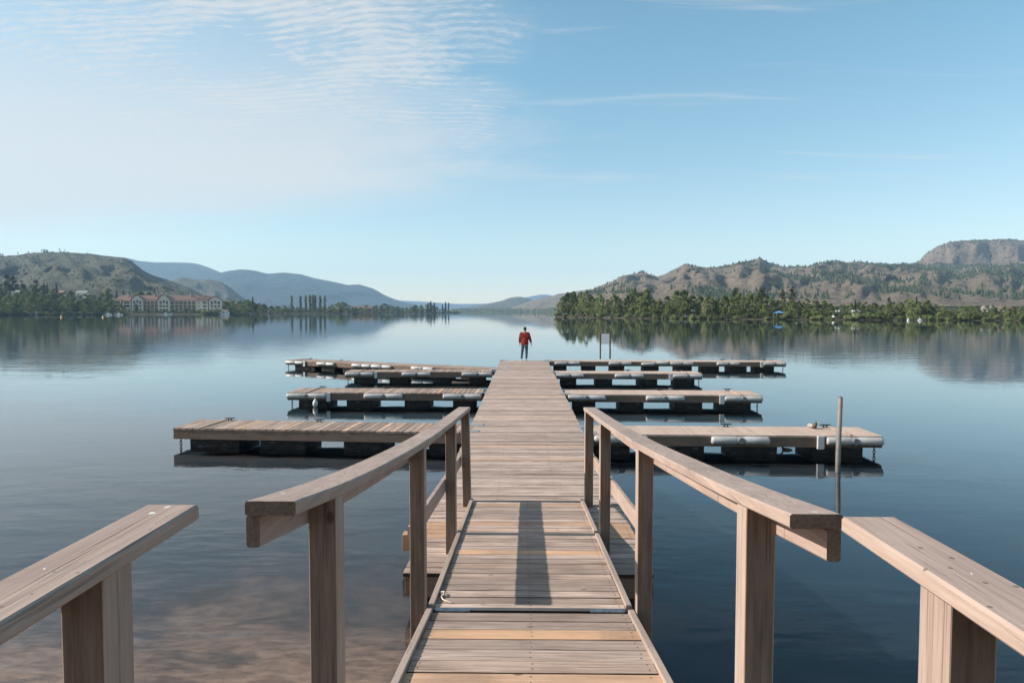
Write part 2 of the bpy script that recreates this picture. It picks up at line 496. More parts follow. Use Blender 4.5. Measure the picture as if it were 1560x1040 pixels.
def finger(pl, pr, label, deck_mat, floats, fenders, bracket, side, width=1.15, fresh=.1, chain=True, ybase=0.0):
    """pl, pr: pixel of front-top edge ends (left, right). floats, fenders: pixel spans along the front edge."""
    a, b = at_z(pl[0], pl[1], DECK), at_z(pr[0], pr[1], DECK)
    d = (b - a); L = d.length; rz = math.atan2(d.y, d.x)
    root = empty('finger_dock', (a.x, a.y, 0), rz)
    tag(root, label, 'dock', 'finger docks branching off the main pier')
    ux = d.normalized()
    ym = (pl[1] + pr[1]) / 2

    def along(px):               # distance along the front edge whose pixel column is px
        r = ray(px, ym)
        # intersect vertical plane through camera with the edge line
        den = ux.x * r.y - ux.y * r.x
        t = -(a.x * r.y - a.y * r.x) / den
        return t
    smooth = deck_mat == 'deck_smooth'
    mb = MB(); x = 0.0
    while x < L:
        w = min(.139, L - x)
        if w < .03: break
        fr = rng.uniform(.25, .6) if rng.random() < fresh else 0
        mb.plank(Vector((x, rng.uniform(-.006, .004), DECK - .04 + rng.uniform(-.0015, .0015))), Y, X, Z, width + rng.uniform(-.004, .008), w, .04, (rng.random(), fr), .003, (), not smooth)
        x += w + (.0025 if smooth else .012)
    mb.build('deck', [M[deck_mat], M['screw'], M['plank_edge']], root)
    zc = DECK - .042 - .1
    for yy in (.03, width - .03):
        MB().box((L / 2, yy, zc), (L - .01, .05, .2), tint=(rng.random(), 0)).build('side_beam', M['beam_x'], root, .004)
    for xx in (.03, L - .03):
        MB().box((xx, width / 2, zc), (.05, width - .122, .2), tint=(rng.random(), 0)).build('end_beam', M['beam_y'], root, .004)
    for f0, f1 in floats:
        u0, u1 = along(f0), along(f1)
        fl = MB().box(((u0 + u1) / 2, width / 2 + .02, .03), (u1 - u0, width - .16, .312)).build('float', M['float'], root, .025)
        MB().box(((u0 + u1) / 2, .088, .075), ((u1 - u0) * .9, .02, .03)).build('rib', M['float'], fl, .006)
    for f0, f1 in fenders:
        tilt = 0
        if isinstance(f1, tuple): f1, tilt = f1
        fender(root, along(f0), along(f1), .004, DECK - .105, tilt)
    if bracket:
        u0, u1 = along(bracket[0]), along(bracket[1])
        MB().box(((u0 + u1) / 2, -.035, DECK - .135), (u1 - u0, .07, .27)).build('pile_bracket', M['bracket'], root, .008)
    ox = L if side > 0 else 0.0
    s = -1 if side > 0 else 1
    # batten across the outer end, cleats, hinge plates onto the pier
    MB().box((ox + s * .62, width / 2, DECK + .012), (.05, width - .04, .024), tint=(.9, 0)).build('batten', M['deck_y'], root, .003)
    cleat(root, ox + s * .75, width - .09, DECK, 0)
    cleat(root, ox + s * 2.9, width - .09, DECK, 0)
    ix = 0.0 if side > 0 else L
    for yy in (.16, width - .16):
        MB().box((ix - s * -.02, yy, DECK + .007), (.34, .16, .012)).build('hinge_plate', M['galv'], root, .003)
    if chain:
        chain_mesh(DECK - .24, -.12, ox + s * .12, .10).build('mooring_chain', M['dark_metal'], root)
    return root, L, width


def cr8(*xs): return [(840 + x0 / 3.0, 840 + x1 / 3.0) for x0, x1 in xs]
def cr2(*xs): return [(390 + x0 / 4.0, 390 + x1 / 4.0) for x0, x1 in xs]
def cr6(*xs): return [(250 + x0 / 3.714, 250 + x1 / 3.714) for x0, x1 in xs]

fing = {}
fing['R1'] = finger((898, 660.8), (1345, 664.2), 'nearest right finger dock with smooth tan deck behind the steel pole', 'deck_smooth',
                    cr8((200, 362), (570, 705), (835, 1042), (1200, 1437)), cr8((195, 440), (730, 995), (1252, 1513)), cr8((1213, 1243))[0], 1, fresh=0, width=1.1)
fing['R2'] = finger((862, 600.2), (1161.5, 602), 'second right finger dock from the shore, pale deck with three grey fenders', 'deck_smooth',
                    cr8((100, 203), (313, 425), (570, 695), (783, 918)), cr8((75, 248), (432, 608), (790, 964)), cr8((768, 789))[0], 1, fresh=.02, width=1.25)
fing['R3'] = finger((846, 568.2), (1070, 569), 'third right finger dock from the shore, the shortest one with a hanging end chain', 'deck_smooth',
                    cr8((42, 115), (203, 280), (402, 487), (568, 658)), cr8((20, 148), (290, 422), (555, 690)), cr8((537, 554))[0], 1, fresh=.02)
fing['R4'] = finger((837, 550.2), (1197.5, 551.2), 'farthest right finger dock, long row of dark floats beneath the blank signboard', 'deck_smooth',
                    cr8((10, 70), (140, 203), (270, 335), (423, 493), (572, 645), (693, 770), (817, 897), (940, 1022)),
                    [(845, 883.5), (927.5, 961.7)] + [(977.5, (1018, .12))] + cr8((542, 648), (756, 860), (968, 1072)), cr8((955, 967))[0], 1, fresh=.02)
fing['L1'] = finger((263.3, 651.6), (714, 658.6), 'nearest left finger dock with ribbed weathered boards and plain timber edge', 'deck_y',
                    cr6((130, 412), (527, 787), (1005, 1232), (1490, 1680)), [], None, -1, fresh=.14, width=1.15)
fing['L2'] = finger((437.5, 597.6), (734, 598.8), 'second left finger dock with a white buoy hung from its outer end', 'deck_y',
                    cr2((252, 427), (545, 707), (900, 1047), (1197, 1327)), cr2((190, 430), (660, 895), (1140, 1375)), cr2((432, 455))[0], -1, fresh=.1, width=1.3)
fing['L3'] = finger((525, 566.2), (749.5, 566.2), 'third left finger dock, half hiding the skewed dock behind it', 'deck_y',
                    cr2((592, 712), (810, 925), (1078, 1180), (1298, 1398)), cr2((545, 716), (890, 1065), (1255, 1440)), cr2((722, 740))[0], -1, fresh=.1)
fing['L4'] = finger((434.5, 548.3), (752, 563), 'farthest left finger dock, skewed at an angle with sunlit fenders', 'deck_y',
                    [(447, 477), (488, 508), (520, 545), (566, 590), (610, 632), (655, 675), (700, 720)],
                    cr2((185, 292), (375, 480), (588, 700), (706, 828), (950, 1085)), cr2((292, 303))[0], -1, fresh=.1)

# white buoy hung from second left finger
p = at_z(482.5, 598.2, DECK)
bl = Vector((p.x, p.y - .16, .11))
mb = MB()
mb.lathe([(.0, -.17), (.06, -.155), (.105, -.09), (.12, 0), (.11, .07), (.06, .14), (.03, .17), (.03, .21), (.0, .21)], 14)
for v in mb.v: v.x *= .68; v.y *= .68; v.z *= .72
b = mb.build('buoy', M['buoy_white'], None, loc=bl)
tag(b, 'white teardrop buoy hanging from the second left finger dock', 'buoy')
MB().tube([Vector((0, 0, .14)), Vector((.0, -.01, .3)), Vector((0, .1, .325))], .008, 6).build('line', M['rope'], b)

# steel pole standing in the water
pb = at_z(1276.6, 702, 0)
ptop = at_y(1280, 604, pb.y)
mb = MB().tube([Vector((-.03, 0, -2.2)), Vector((0, 0, 0)), Vector((ptop.x - pb.x, 0, ptop.z - .02)), Vector((ptop.x - pb.x, 0, ptop.z))], [.05, .05, .05, .045], 14)
pole = mb.build('mooring_pole', M['pole'], None, loc=(pb.x, pb.y, 0))
tag(pole, 'slim grey steel pole leaning slightly out of the water on the right', 'pole')

# blank sign on the far right finger
sp0 = at_z(915.6, 547.5, DECK); sp1 = at_z(930.6, 547.5, DECK)
sroot = empty('signboard', ((sp0.x + sp1.x) / 2, sp0.y + .35, DECK))
tag(sroot, 'blank pale signboard on two brown posts on the far right dock', 'sign')
hw = (sp1.x - sp0.x) / 2
ht = at_y(915, 507.5, sp0.y).z - DECK
for sx in (-1, 1):
    MB().box((sx * hw, 0, ht / 2), (.075, .075, ht), tint=(.3, 0)).build('post', M['beam_y'], sroot, .004)
MB().box((0, -.02, ht - .31), (2 * hw - .08, .025, .55)).build('panel', M['panel'], sroot, .004)
MB().box((0, 0, ht - .02), (2 * hw - .08, .06, .03), tint=(.5, 0)).build('top_rail', M['beam_x'], sroot, .003)

# ------------------------------------------------------------------ gangway
GHW = .70
gw = empty('gangway', (CX, 2.05, 0))
tag(gw, 'sloping wooden gangway with taupe handrails leading down onto the pier', 'gangway')
G0 = Vector((CX, 2.05, 0))
def gpart(mb, name, mat, bevel=.0, **k): return mb.build(name, mat, gw, bevel, origin=G0, **k)

H1 = 4.86            # hinge
z_h, z_n, z_e = .80, 1.20, .475
YE = 8.92
def zdeck(yy):
    return z_h + (H1 - yy) * (z_n - z_h) / (H1 - 2.05) if yy < H1 else z_h + (yy - H1) * (z_e - z_h) / (YE - H1)

def ramp_boards(y0, y1, pitch, freshl, wide0=GHW):
    mb = MB()
    d = Vector((0, y1 - y0, zdeck(y1 - 1e-4) - zdeck(y0 + 1e-4))).normalized()
    up = X.cross(d).normalized()
    L = (y1 - y0) / d.y
    s = 0.0; k = 0
    while s < L - .03:
        gp = rng.uniform(.010, .019)
        w = min(pitch - gp, L - s)
        fr = 0
        yc = y0 + (s + w / 2) * d.y
        for fy, wt in freshl:
            if abs(fy - yc) < pitch * .5: fr = wt
        if fr == 0 and rng.random() < .1: fr = rng.uniform(.05, .2)
        o = Vector((CX - wide0 + rng.uniform(-.004, .004), y0, zdeck(y0 + 1e-4))) + d * s - up * (.04 + rng.uniform(-.002, .002))
        mb.plank(o, X + Z * rng.uniform(-.0015, .0015), d, up, 2 * wide0 + rng.uniform(-.006, .006), w, .04, (rng.random(), fr), .003, (.045, .70, 1.355), True)
        s += w + gp
    return mb
def y_of(py, yguess):           # y of the deck where the pixel row meets the gangway centre line
    yy = yguess
    for _ in range(40):
        yy = at_z(800, py, zdeck(yy)).y
        yy = min(max(yy, 2.1), 8.9)
    return yy
gpart(ramp_boards(2.06, H1 - .012, .186, [(y_of(962, 4.6), .95), (y_of(1037, 3.6), .8)]), 'upper_deck', [M['deck_x'], M['screw'], M['plank_edge']])
gpart(ramp_boards(H1 + .012, YE, .1485, [(y_of(843.5, 6.2), .9), (y_of(795.5, 7.9), .8), (y_of(769, 8.85), .6)]), 'lower_deck', [M['deck_x'], M['screw'], M['plank_edge']])
# kerb strips / stringers
def strip(name, mat, xs, ys, zo0, zo1, tint=(.5, 0), bev=.004):
    """sloping member between ys[0] and ys[1], x range xs, from deck+zo0 to deck+zo1"""
    p = []
    for zz in (zo0, zo1):
        for xx, yy in ((xs[0], ys[0]), (xs[1], ys[0]), (xs[1], ys[1]), (xs[0], ys[1])):
            p.append(Vector((CX + xx, yy, zdeck(min(max(yy, 2.06), YE)) + zz)))
    return gpart(MB().hexa(p, tint), name, mat, bev)
P1, P2, P3, P4 = 2.42, 5.03, 7.12, 8.86
for sx in (-1, 1):
    for y0, y1 in ((2.06, H1 - .015), (H1 + .03, P3 - .02), (P3 + .0, YE - .02)):
        x0, x1 = sorted((sx * (GHW + .004), sx * (GHW + .046)))
        strip('kerb', M['curb_y'], (x0, x1), (y0, y1), -.16, .028, (rng.random(), 0))
# end drop board and cross joists
gpart(MB().box((CX, H1 - .02, z_h - .15), (1.36, .045, .16)), 'cross_joist', M['beam_x'], .004)
gpart(MB().box((CX, H1 + .06, z_h - .16), (1.36, .045, .16)), 'cross_joist', M['beam_x'], .004)
# steel hinge plates at the knuckle
for sx in (-1, 1):
    gpart(MB().box((CX + sx * .56, H1 + .0, z_h + .006), (.25, .05, .01)), 'hinge_plate', M['galv'], .002)

PI_, PO_ = .755, .862         # inner / outer faces of the posts
def rail_top(sx):
    if sx < 0:
        return [(2.06, 2.388), (2.75, 2.283), (3.64, 2.172), (4.95, 2.032), (6.6, 1.885), (8.98, 1.705)]
    return [(2.03, 2.365), (2.75, 2.27), (3.64, 2.168), (4.95, 2.028), (6.6, 1.885), (8.98, 1.705)]
def lerp(pl, yy):
    for (a, za), (b, zb) in zip(pl, pl[1:]):
        if yy <= b: return za + (zb - za) * (yy - a) / (b - a)
    return pl[-1][1]
def smooth_pl(pl, n=5):
    pts = [Vector((0, a, b)) for a, b in pl]
    out = []
    for i in range(len(pts) - 1):
        p0 = pts[max(i - 1, 0)]; p1 = pts[i]; p2 = pts[i + 1]; p3 = pts[min(i + 2, len(pts) - 1)]
        m1 = (p2 - p0) * .5; m2 = (p3 - p1) * .5
        if i == 0: m1 = p2 - p1
        if i == len(pts) - 2: m2 = p2 - p1
        for k in range(n):
            t = k / n
            q = p1 * (2*t**3 - 3*t*t + 1) + m1 * (t**3 - 2*t*t + t) + p2 * (-2*t**3 + 3*t*t) + m2 * (t**3 - t*t)
            out.append((q.y, q.z))
    out.append(pl[-1])
    return out
def swept(xs, pl, z0, z1, c=.006):
    """rectangular member following a profile (y,z), x range xs, from profile+z0 to profile+z1, eased edges"""
    mb = MB()
    x0, x1 = xs
    sec = [(x0 + c, z0), (x1 - c, z0), (x1, z0 + c), (x1, z1 - c), (x1 - c, z1), (x0 + c, z1), (x0, z1 - c), (x0, z0 + c)]
    n = 8; vs = []; fs = []
    for yy, zz in pl:
        for a, b in sec: vs.append(Vector((CX + a, yy, zz + b)))
    for i in range(len(pl) - 1):
        for k in range(n):
            k2 = (k + 1) % n
            fs.append((i * n + k, i * n + k2, (i + 1) * n + k2, (i + 1) * n + k))
    m_ = len(vs)
    fs.append(tuple(range(n))[::-1]); fs.append(tuple(range(m_ - n, m_)))
    return mb.add(vs, fs, (rng.random(), 0))
for sx in (-1, 1):
    pl = smooth_pl(rail_top(sx))
    a = [p for p in pl if p[0] <= 4.951]; b = [(a[-1][0] + .004, a[-1][1])] + [p for p in pl if p[0] > 4.951]
    xs = tuple(sorted((sx * .748, sx * .905)))
    gpart(swept(xs, a, -.045, 0).ends(1), 'handrail', [M['rail_y'], M['end_grain']])
    gpart(swept(xs, b, -.045, 0).ends(1), 'handrail', [M['rail_y'], M['end_grain']])
    # sub rail on edge under the cap, outside the posts
    xs = tuple(sorted((sx * (PO_ + .002), sx * .906)))
    gpart(swept(xs, [(p[0] + .01, p[1]) for p in pl], -.148, -.048).ends(1), 'rail_support', [M['rail_y'], M['end_grain']])
    # mid rail on the lower ramp only
    mid = [(P2 - .05, zdeck(P2) + .52), (P4 + .09, zdeck(P4) + .52)]
    gpart(swept(xs, mid, -.07, .07), 'mid_rail', M['rail_y'])
    for k, yy in enumerate((2.59 if sx < 0 else 2.5, 4.87 if sx < 0 else 4.80, P3, P4)):
        zt = lerp(rail_top(sx), yy) - .0475
        zb = zdeck(yy) - .25
        x0, x1 = sorted((sx * PI_, sx * PO_))
        lean = .03 if (sx < 0 and k == 3) else 0.0
        hw_ = .054
        p = []
        for zz, dx in ((zb, lean), (zt, 0)):
            sl = -.1 * (zz - zb) * 0
            s_ = .1 * hw_
            for xx, yy2 in ((x0, yy - hw_), (x1, yy - hw_), (x1, yy + hw_), (x0, yy + hw_)):
                topz = zz if zz == zb else lerp(rail_top(sx), yy2) - .0475
                p.append(Vector((CX + xx + dx, yy2, topz)))
        gpart(MB().hexa(p, (rng.random(), 0)).ends(1), 'post', [M['rail_z'], M['post_shade']], .004)

# scrap of rope lying on the lower ramp
def on_ramp(px, py):
    yy = 5.5
    for _ in range(30): yy = at_z(px, py, zdeck(yy)).y
    return at_z(px, py, zdeck(yy))
pp = [on_ramp(560 + a / 3.467, 740 + b_ / 3.467) for a, b_ in ((368, 563), (384, 568), (396, 578), (390, 590), (398, 603), (420, 613), (448, 622))]
q0 = pp[0].copy()
mb = MB().tube([p - q0 + Vector((0, 0, .008)) for p in pp], .006, 6)
mb.tube([pp[1] - q0 + Vector((0, 0, .012)), pp[2] - q0 + Vector((.01, .03, .02)), pp[3] - q0 + Vector((.015, .01, .014))], .006, 6)
tag(mb.build('rope_scrap', M['rope'], None, loc=q0), 'short frayed scrap of pale rope lying on the gangway boards', 'rope')

# ------------------------------------------------------------------ approach platform (camera stands here)
ap = empty('landing', (CX, -3.2, 0))
tag(ap, 'wooden landing at the top of the gangway with wide flat handrails', 'landing')
A0 = Vector((CX, -3.2, 0))
def apart(mb, name, mat, bev=0.0): return mb.build(name, mat, ap, bev, origin=A0)
mb = MB(); y = -3.2
while y < 1.85:
    mb.plank(Vector((CX - 1.0, y, 1.16)), X, Y, Z, 1.95, .176, .04, (rng.random(), .2 if rng.random() < .1 else 0), .005)
    y += .186
apart(mb, 'deck', M['deck_x'])
for sx in (-1, 1):
    apart(MB().box((CX + sx * .95, -.65, 1.05), (.05, 5.0, .2)), 'side_beam', M['beam_y'], .004)
APX = {-1: (.947 + .05, 2.406, 1.955), 1: (.903 - .05, 2.389, 1.925)}
for sx in (-1, 1):
    xi, zt, yend = APX[sx]
    ywid = .155
    xs = tuple(sorted((sx * xi, sx * (xi + ywid))))
    apart(swept(xs, [(-3.2, zt), (yend, zt)], -.045, 0, .007).ends(1), 'handrail', [M['rail_y'], M['end_grain']])
    xs2 = tuple(sorted((sx * (xi + .152), sx * (xi + .190))))
    apart(swept(xs2, [(-3.2, zt), (yend - .20, zt)], -.13, -.047), 'rail_support', M['rail_y'])
    for yy in (1.63 if sx < 0 else 1.56, -.4, -2.4):
        po = .045
        x0, x1 = sorted((sx * (xi + po), sx * (xi + po + .105)))
        apart(MB().box((CX + (x0 + x1) / 2, yy, (zt - .047 - .9) / 2), (x1 - x0, .118, zt - .047 + .9), tint=(rng.random(), 0)).ends(1), 'post', [M['rail_z'], M['post_shade']], .004)

# ------------------------------------------------------------------ person
def skinned(name, joints, edges, mats, parent=None, sub=2, root=None, face_mat=None):
    keys = list(joints)
    me = bpy.data.meshes.new(name + '_sk')
    me.from_pydata([joints[k][0] for k in keys], [(keys.index(a), keys.index(b)) for a, b in edges], [])
    o = bpy.data.objects.new(name + '_tmp', me); col.objects.link(o)
    md = o.modifiers.new('s', 'SKIN'); md.use_smooth_shade = True
    for i, k in enumerate(keys):
        r_ = joints[k][1]
        me.skin_vertices[0].data[i].radius = (r_, r_) if not isinstance(r_, tuple) else r_
        me.skin_vertices[0].data[i].use_root = (k == root)
    sb = o.modifiers.new('u', 'SUBSURF'); sb.levels = sub; sb.render_levels = sub
    dg = bpy.context.evaluated_depsgraph_get()
    dg.update()
    nm = bpy.data.meshes.new_from_object(o.evaluated_get(dg))
    nm.name = name
    bpy.data.objects.remove(o)
    nm.materials.clear()
    for m in (mats if isinstance(mats, (list, tuple)) else [mats]): nm.materials.append(m)
    for pgn in nm.polygons:
        pgn.use_smooth = True
        if face_mat: pgn.material_index = face_mat(pgn.center)
    r = bpy.data.objects.new(name, nm); col.objects.link(r)
    if parent: r.parent = parent
    return r

M['skin'] = plain('skin', (.42, .25, .18), .6, 0, .08, 20)
M['hair'] = plain('dark_hair', (.025, .018, .014), .6, 0, .3, 60)
M['jacket'] = plain('red_cotton', (.21, .023, .023), .85, 0, .5, 9, .3, .03)
M['denim'] = plain('dark_denim', (.055, .085, .12), .85, 0, .25, 18, .3)
M['shoe'] = plain('white_canvas', (.72, .70, .66), .7, 0, .06, 20)

pf = at_z(799.3, 549.8, DECK)
per = empty('person', (pf.x, pf.y, DECK), R(-6))
tag(per, 'person in a red jacket and dark jeans standing at the pier end facing the lake', 'person')
hipL, hipR = (-.085, 0, .92), (.085, 0, .92)
kL, kR = (-.125, .02, .50), (.10, .02, .50)
aL, aR = (-.165, -.01, .09), (.085, -.01, .09)
shL, shR = (-.185, 0, 1.42), (.19, 0, 1.42)
eL, eR = (-.243, -.02, 1.15), (.27, -.03, 1.14)
wL, wR = (-.260, .03, .90), (.335, .03, .885)
bj = {'pel': ((0, 0, .95), .12), 'wst': ((0, 0, 1.1), .115), 'chs': ((0, 0, 1.32), .135), 'nk0': ((.01, 0, 1.47), .062), 'nk1': ((.015, .01, 1.54), .055),
      'hd0': ((.015, .02, 1.61), (.075, .088)), 'hd1': ((.015, .02, 1.69), (.07, .085)),
      'sl': (shL, .058), 'el': (eL, .042), 'wl': (wL, .028), 'pl': ((-.266, .04, .84), (.032, .02)),
      'sr': (shR, .058), 'er': (eR, .042), 'wr': (wR, .028), 'pr': ((.345, .045, .825), (.032, .02)),
      'hl': (hipL, .085), 'kl': (kL, .058), 'al': (aL, .042), 'hr': (hipR, .085), 'kr': (kR, .058), 'ar': (aR, .042),
      'nose': ((.015, .115, 1.64), .014), 'earl': ((-.062, .015, 1.645), .013), 'earr': ((.092, .015, 1.645), .013)}
be = [('pel', 'wst'), ('wst', 'chs'), ('chs', 'nk0'), ('nk0', 'nk1'), ('nk1', 'hd0'), ('hd0', 'hd1'), ('hd0', 'nose'), ('hd0', 'earl'), ('hd0', 'earr'),
      ('chs', 'sl'), ('sl', 'el'), ('el', 'wl'), ('wl', 'pl'), ('chs', 'sr'), ('sr', 'er'), ('er', 'wr'), ('wr', 'pr'),
      ('pel', 'hl'), ('hl', 'kl'), ('kl', 'al'), ('pel', 'hr'), ('hr', 'kr'), ('kr', 'ar')]
for s_, w_ in (('l', Vector((-.266, .04, .84))), ('r', Vector((.345, .045, .825)))):
    for q in range(4):
        yo = (q - 1.5) * .019
        ln = (.062, .075, .07, .055)[q]
        a_ = w_ + Vector((0, yo, -.035)); b_ = a_ + Vector((0, .004, -ln * .55)); c_ = b_ + Vector((.012 if s_ == 'l' else -.012, .004, -ln * .45))
        for nm_, pt, rr in (('a', a_, .0095), ('b', b_, .0088), ('c', c_, .0075)): bj['f%s%d%s' % (s_, q, nm_)] = (tuple(pt), rr)
        be += [('p' + s_, 'f%s%da' % (s_, q)), ('f%s%da' % (s_, q), 'f%s%db' % (s_, q)), ('f%s%db' % (s_, q), 'f%s%dc' % (s_, q))]
    a_ = w_ + Vector((0, .04, .01)); b_ = a_ + Vector((0, .022, -.035))
    bj['t%sa' % s_] = (tuple(a_), .011); bj['t%sb' % s_] = (tuple(b_), .009)
    be += [('p' + s_, 't%sa' % s_), ('t%sa' % s_, 't%sb' % s_)]
skinned('body', bj, be, M['skin'], per, 1, 'pel')
jk = {'hem': ((-.005, 0, .82), (.235, .16)), 'w': ((-.005, -.01, 1.04), (.222, .15)), 'c': ((0, 0, 1.33), (.205, .14)), 'n': ((.01, .0, 1.46), (.09, .08)), 'col': ((.012, .0, 1.50), (.075, .07)),
      'sl': ((-.195, 0, 1.41), .09), 'el': ((-.245, -.02, 1.15), .078), 'wl': ((-.258, .025, .91), .056),
      'sr': ((.20, 0, 1.41), .09), 'er': ((.272, -.03, 1.14), .08), 'wr': ((.335, .025, .925), .052)}
skinned('jacket', jk, [('hem', 'w'), ('w', 'c'), ('c', 'n'), ('n', 'col'), ('c', 'sl'), ('sl', 'el'), ('el', 'wl'), ('c', 'sr'), ('sr', 'er'), ('er', 'wr')], M['jacket'], per, 2, 'w')
jn = {'p': ((0, 0, .92), (.16, .12)), 'hl': ((-.085, 0, .82), .10), 'kl': (kL, .074), 'al': ((-.165, -.01, .10), .056),
      'hr': ((.085, 0, .82), .10), 'kr': (kR, .074), 'ar': ((.085, -.01, .10), .056)}
skinned('jeans', jn, [('p', 'hl'), ('hl', 'kl'), ('kl', 'al'), ('p', 'hr'), ('hr', 'kr'), ('kr', 'ar')], M['denim'], per, 2, 'p')
for ax in (-.165, .085):
    sj = {'h': ((ax, -.03, .045), (.042, .045)), 'm': ((ax, .07, .038), (.046, .038)), 't': ((ax - .005, .17, .03), (.04, .028))}
    skinned('shoe', sj, [('h', 'm'), ('m', 't')], M['shoe'], per, 2, 'h')
mb = MB()
mb.lathe([(.052, -.085), (.070, -.06), (.080, -.02), (.083, .02), (.078, .055), (.060, .085), (.035, .1), (.0, .106)], 14)
for v in mb.v:
    v.y *= 1.12
    if v.y > .045 and v.z < .035: v.y = .045          # hairline stays clear of the face
mb.build('hair', M['hair'], per, loc=(.015, -.004, 1.655))

# ------------------------------------------------------------------ ducks
M['duck_green'] = plain('mallard_green', (.012, .07, .055), .3, 0, .2, 30)
M['duck_brown'] = plain('mallard_brown', (.10, .06, .04), .7, 0, .35, 40)
M['duck_grey'] = plain('mallard_grey', (.30, .28, .25), .7, 0, .2, 40)
M['bill'] = plain('duck_bill', (.55, .36, .06), .5, 0, .1, 20)
def duck(loc, rz, label, scale=1.0):
    dj = {'tail': ((0, -.21, .10), (.012, .008)), 'rump': ((0, -.13, .085), (.055, .045)), 'mid': ((0, -.02, .08), (.08, .072)), 'br': ((0, .09, .09), (.065, .068)),
          'nk': ((0, .13, .155), .032), 'hd': ((0, .145, .215), (.032, .036)), 'b0': ((0, .185, .205), (.013, .009)), 'b1': ((0, .222, .2), (.012, .005))}
    def fm(c):
        if c.y > .18 and c.z > .18: return 3
        if c.z > .165 and c.y > .08: return 0
        if c.y > .055: return 1
        return 2 if abs(c.x) > .035 else 1
    d = skinned('duck', dj, [('tail', 'rump'), ('rump', 'mid'), ('mid', 'br'), ('br', 'nk'), ('nk', 'hd'), ('hd', 'b0'), ('b0', 'b1')],
                [M['duck_green'], M['duck_brown'], M['duck_grey'], M['bill']], None, 2, 'mid', fm)
    d.location = loc; d.rotation_euler = (0, 0, rz); d.scale = (scale,) * 3
    return tag(d, label, 'duck')
dk = at_z(1237.5, 652.3, DECK)
duck((dk.x, dk.y, DECK - .012), R(200), 'mallard duck with a green head resting on the nearest right dock', .82)
dk = at_z(1212, 692.5, 0)
duck((dk.x, dk.y + .5, -.045), R(75), 'small duck swimming in the gap under the nearest right dock', .62)

# ------------------------------------------------------------------ lake bed, water
def grid_mesh(name, xs, ys, fz, mat, smooth=True):
    vs = [(x, y, fz(x, y)) for y in ys for x in xs]
    n = len(xs)
    fs = [(j * n + i, j * n + i + 1, (j + 1) * n + i + 1, (j + 1) * n + i) for j in range(len(ys) - 1) for i in range(n - 1)]
    mb = MB().add(vs, fs, smooth=smooth)
    return mb.build(name, mat)
def sandy():
    m, nt, out = new_mat('lake_bed_sand'); h = NT(nt)
    p = h.n('ShaderNodeNewGeometry').outputs['Position']
    n1 = h.noise(p, .55, 4, .6, .6)
    n2 = h.noise(h.mapping(p, (3, 6, 3)), 1.0, 4, .6, .4)
    n3 = h.noise(p, 14, 3, .6)
    s = h.n('ShaderNodeSeparateXYZ'); h.l(p, s.inputs[0])
    # sand fades out and right into dark silty bed, painting light lost with depth
    e = h.math('ADD', s.outputs[1], h.math('MULTIPLY', h.math('MAXIMUM', h.math('ADD', s.outputs[0], .8), 0.0), 2.4))
    e = h.math('ADD', e, h.math('MULTIPLY', h.math('SUBTRACT', n1, .5), 5.0))
    f = h.mapr(e, 6.0, 12.0, 1, 0, True)
    sand = h.mix(h.mapr(n2, .35, .65), (.18, .125, .092), (.37, .265, .195))
    sand = h.mix(h.mapr(n3, .58, .72, 0, .5), sand, (.07, .055, .045))
    silt_scatter = h.mix(h.mapr(n1, .35, .65), (.004, .012, .022), (.012, .020, .028))
    dk = h.noise(h.mapping(p, (.9, 1.6, 1), (4, 2, 0)), 1.0, 4, .6, .5)
    sand = h.mix(h.mapr(dk, .50, .66, 0, .75), sand, (.045, .036, .032))
    deep = h.mapr(s.outputs[1], 9, 22, 0, 1, True)
    silt_scatter = h.mix(deep, silt_scatter, (.012, .050, .076))  # blue put into the bed in place of light scattered by the water
    c = h.mix(f, silt_scatter, sand)
    h.l(h.bsdf(c, .95, None, 0, .1), out.inputs[0])
    return m
def bed_z(x, y):
    z = -.42 - .11 * max(y, -8) - .05 * max(x, 0)
    if y > 12.2: z = -.22           # invented raised bed, so dock shade falls on the blue bed colour
    elif y > 10.5: z = z + (-.22 - z) * (y - 10.5) / 1.7
    return max(-4.0, min(z, 1.2))
xs = [-6000, -1500, -300, -60, -25] + [-15 + k * 1.25 for k in range(25)] + [25, 60, 300, 1500, 6000]
ys = [-190, -60, -25] + [-14 + k * 1.25 for k in range(28)] + [30, 60, 300, 1500, 4000, 9900]
tag(grid_mesh('lake_bed', xs, ys, bed_z, sandy()), kind='structure')

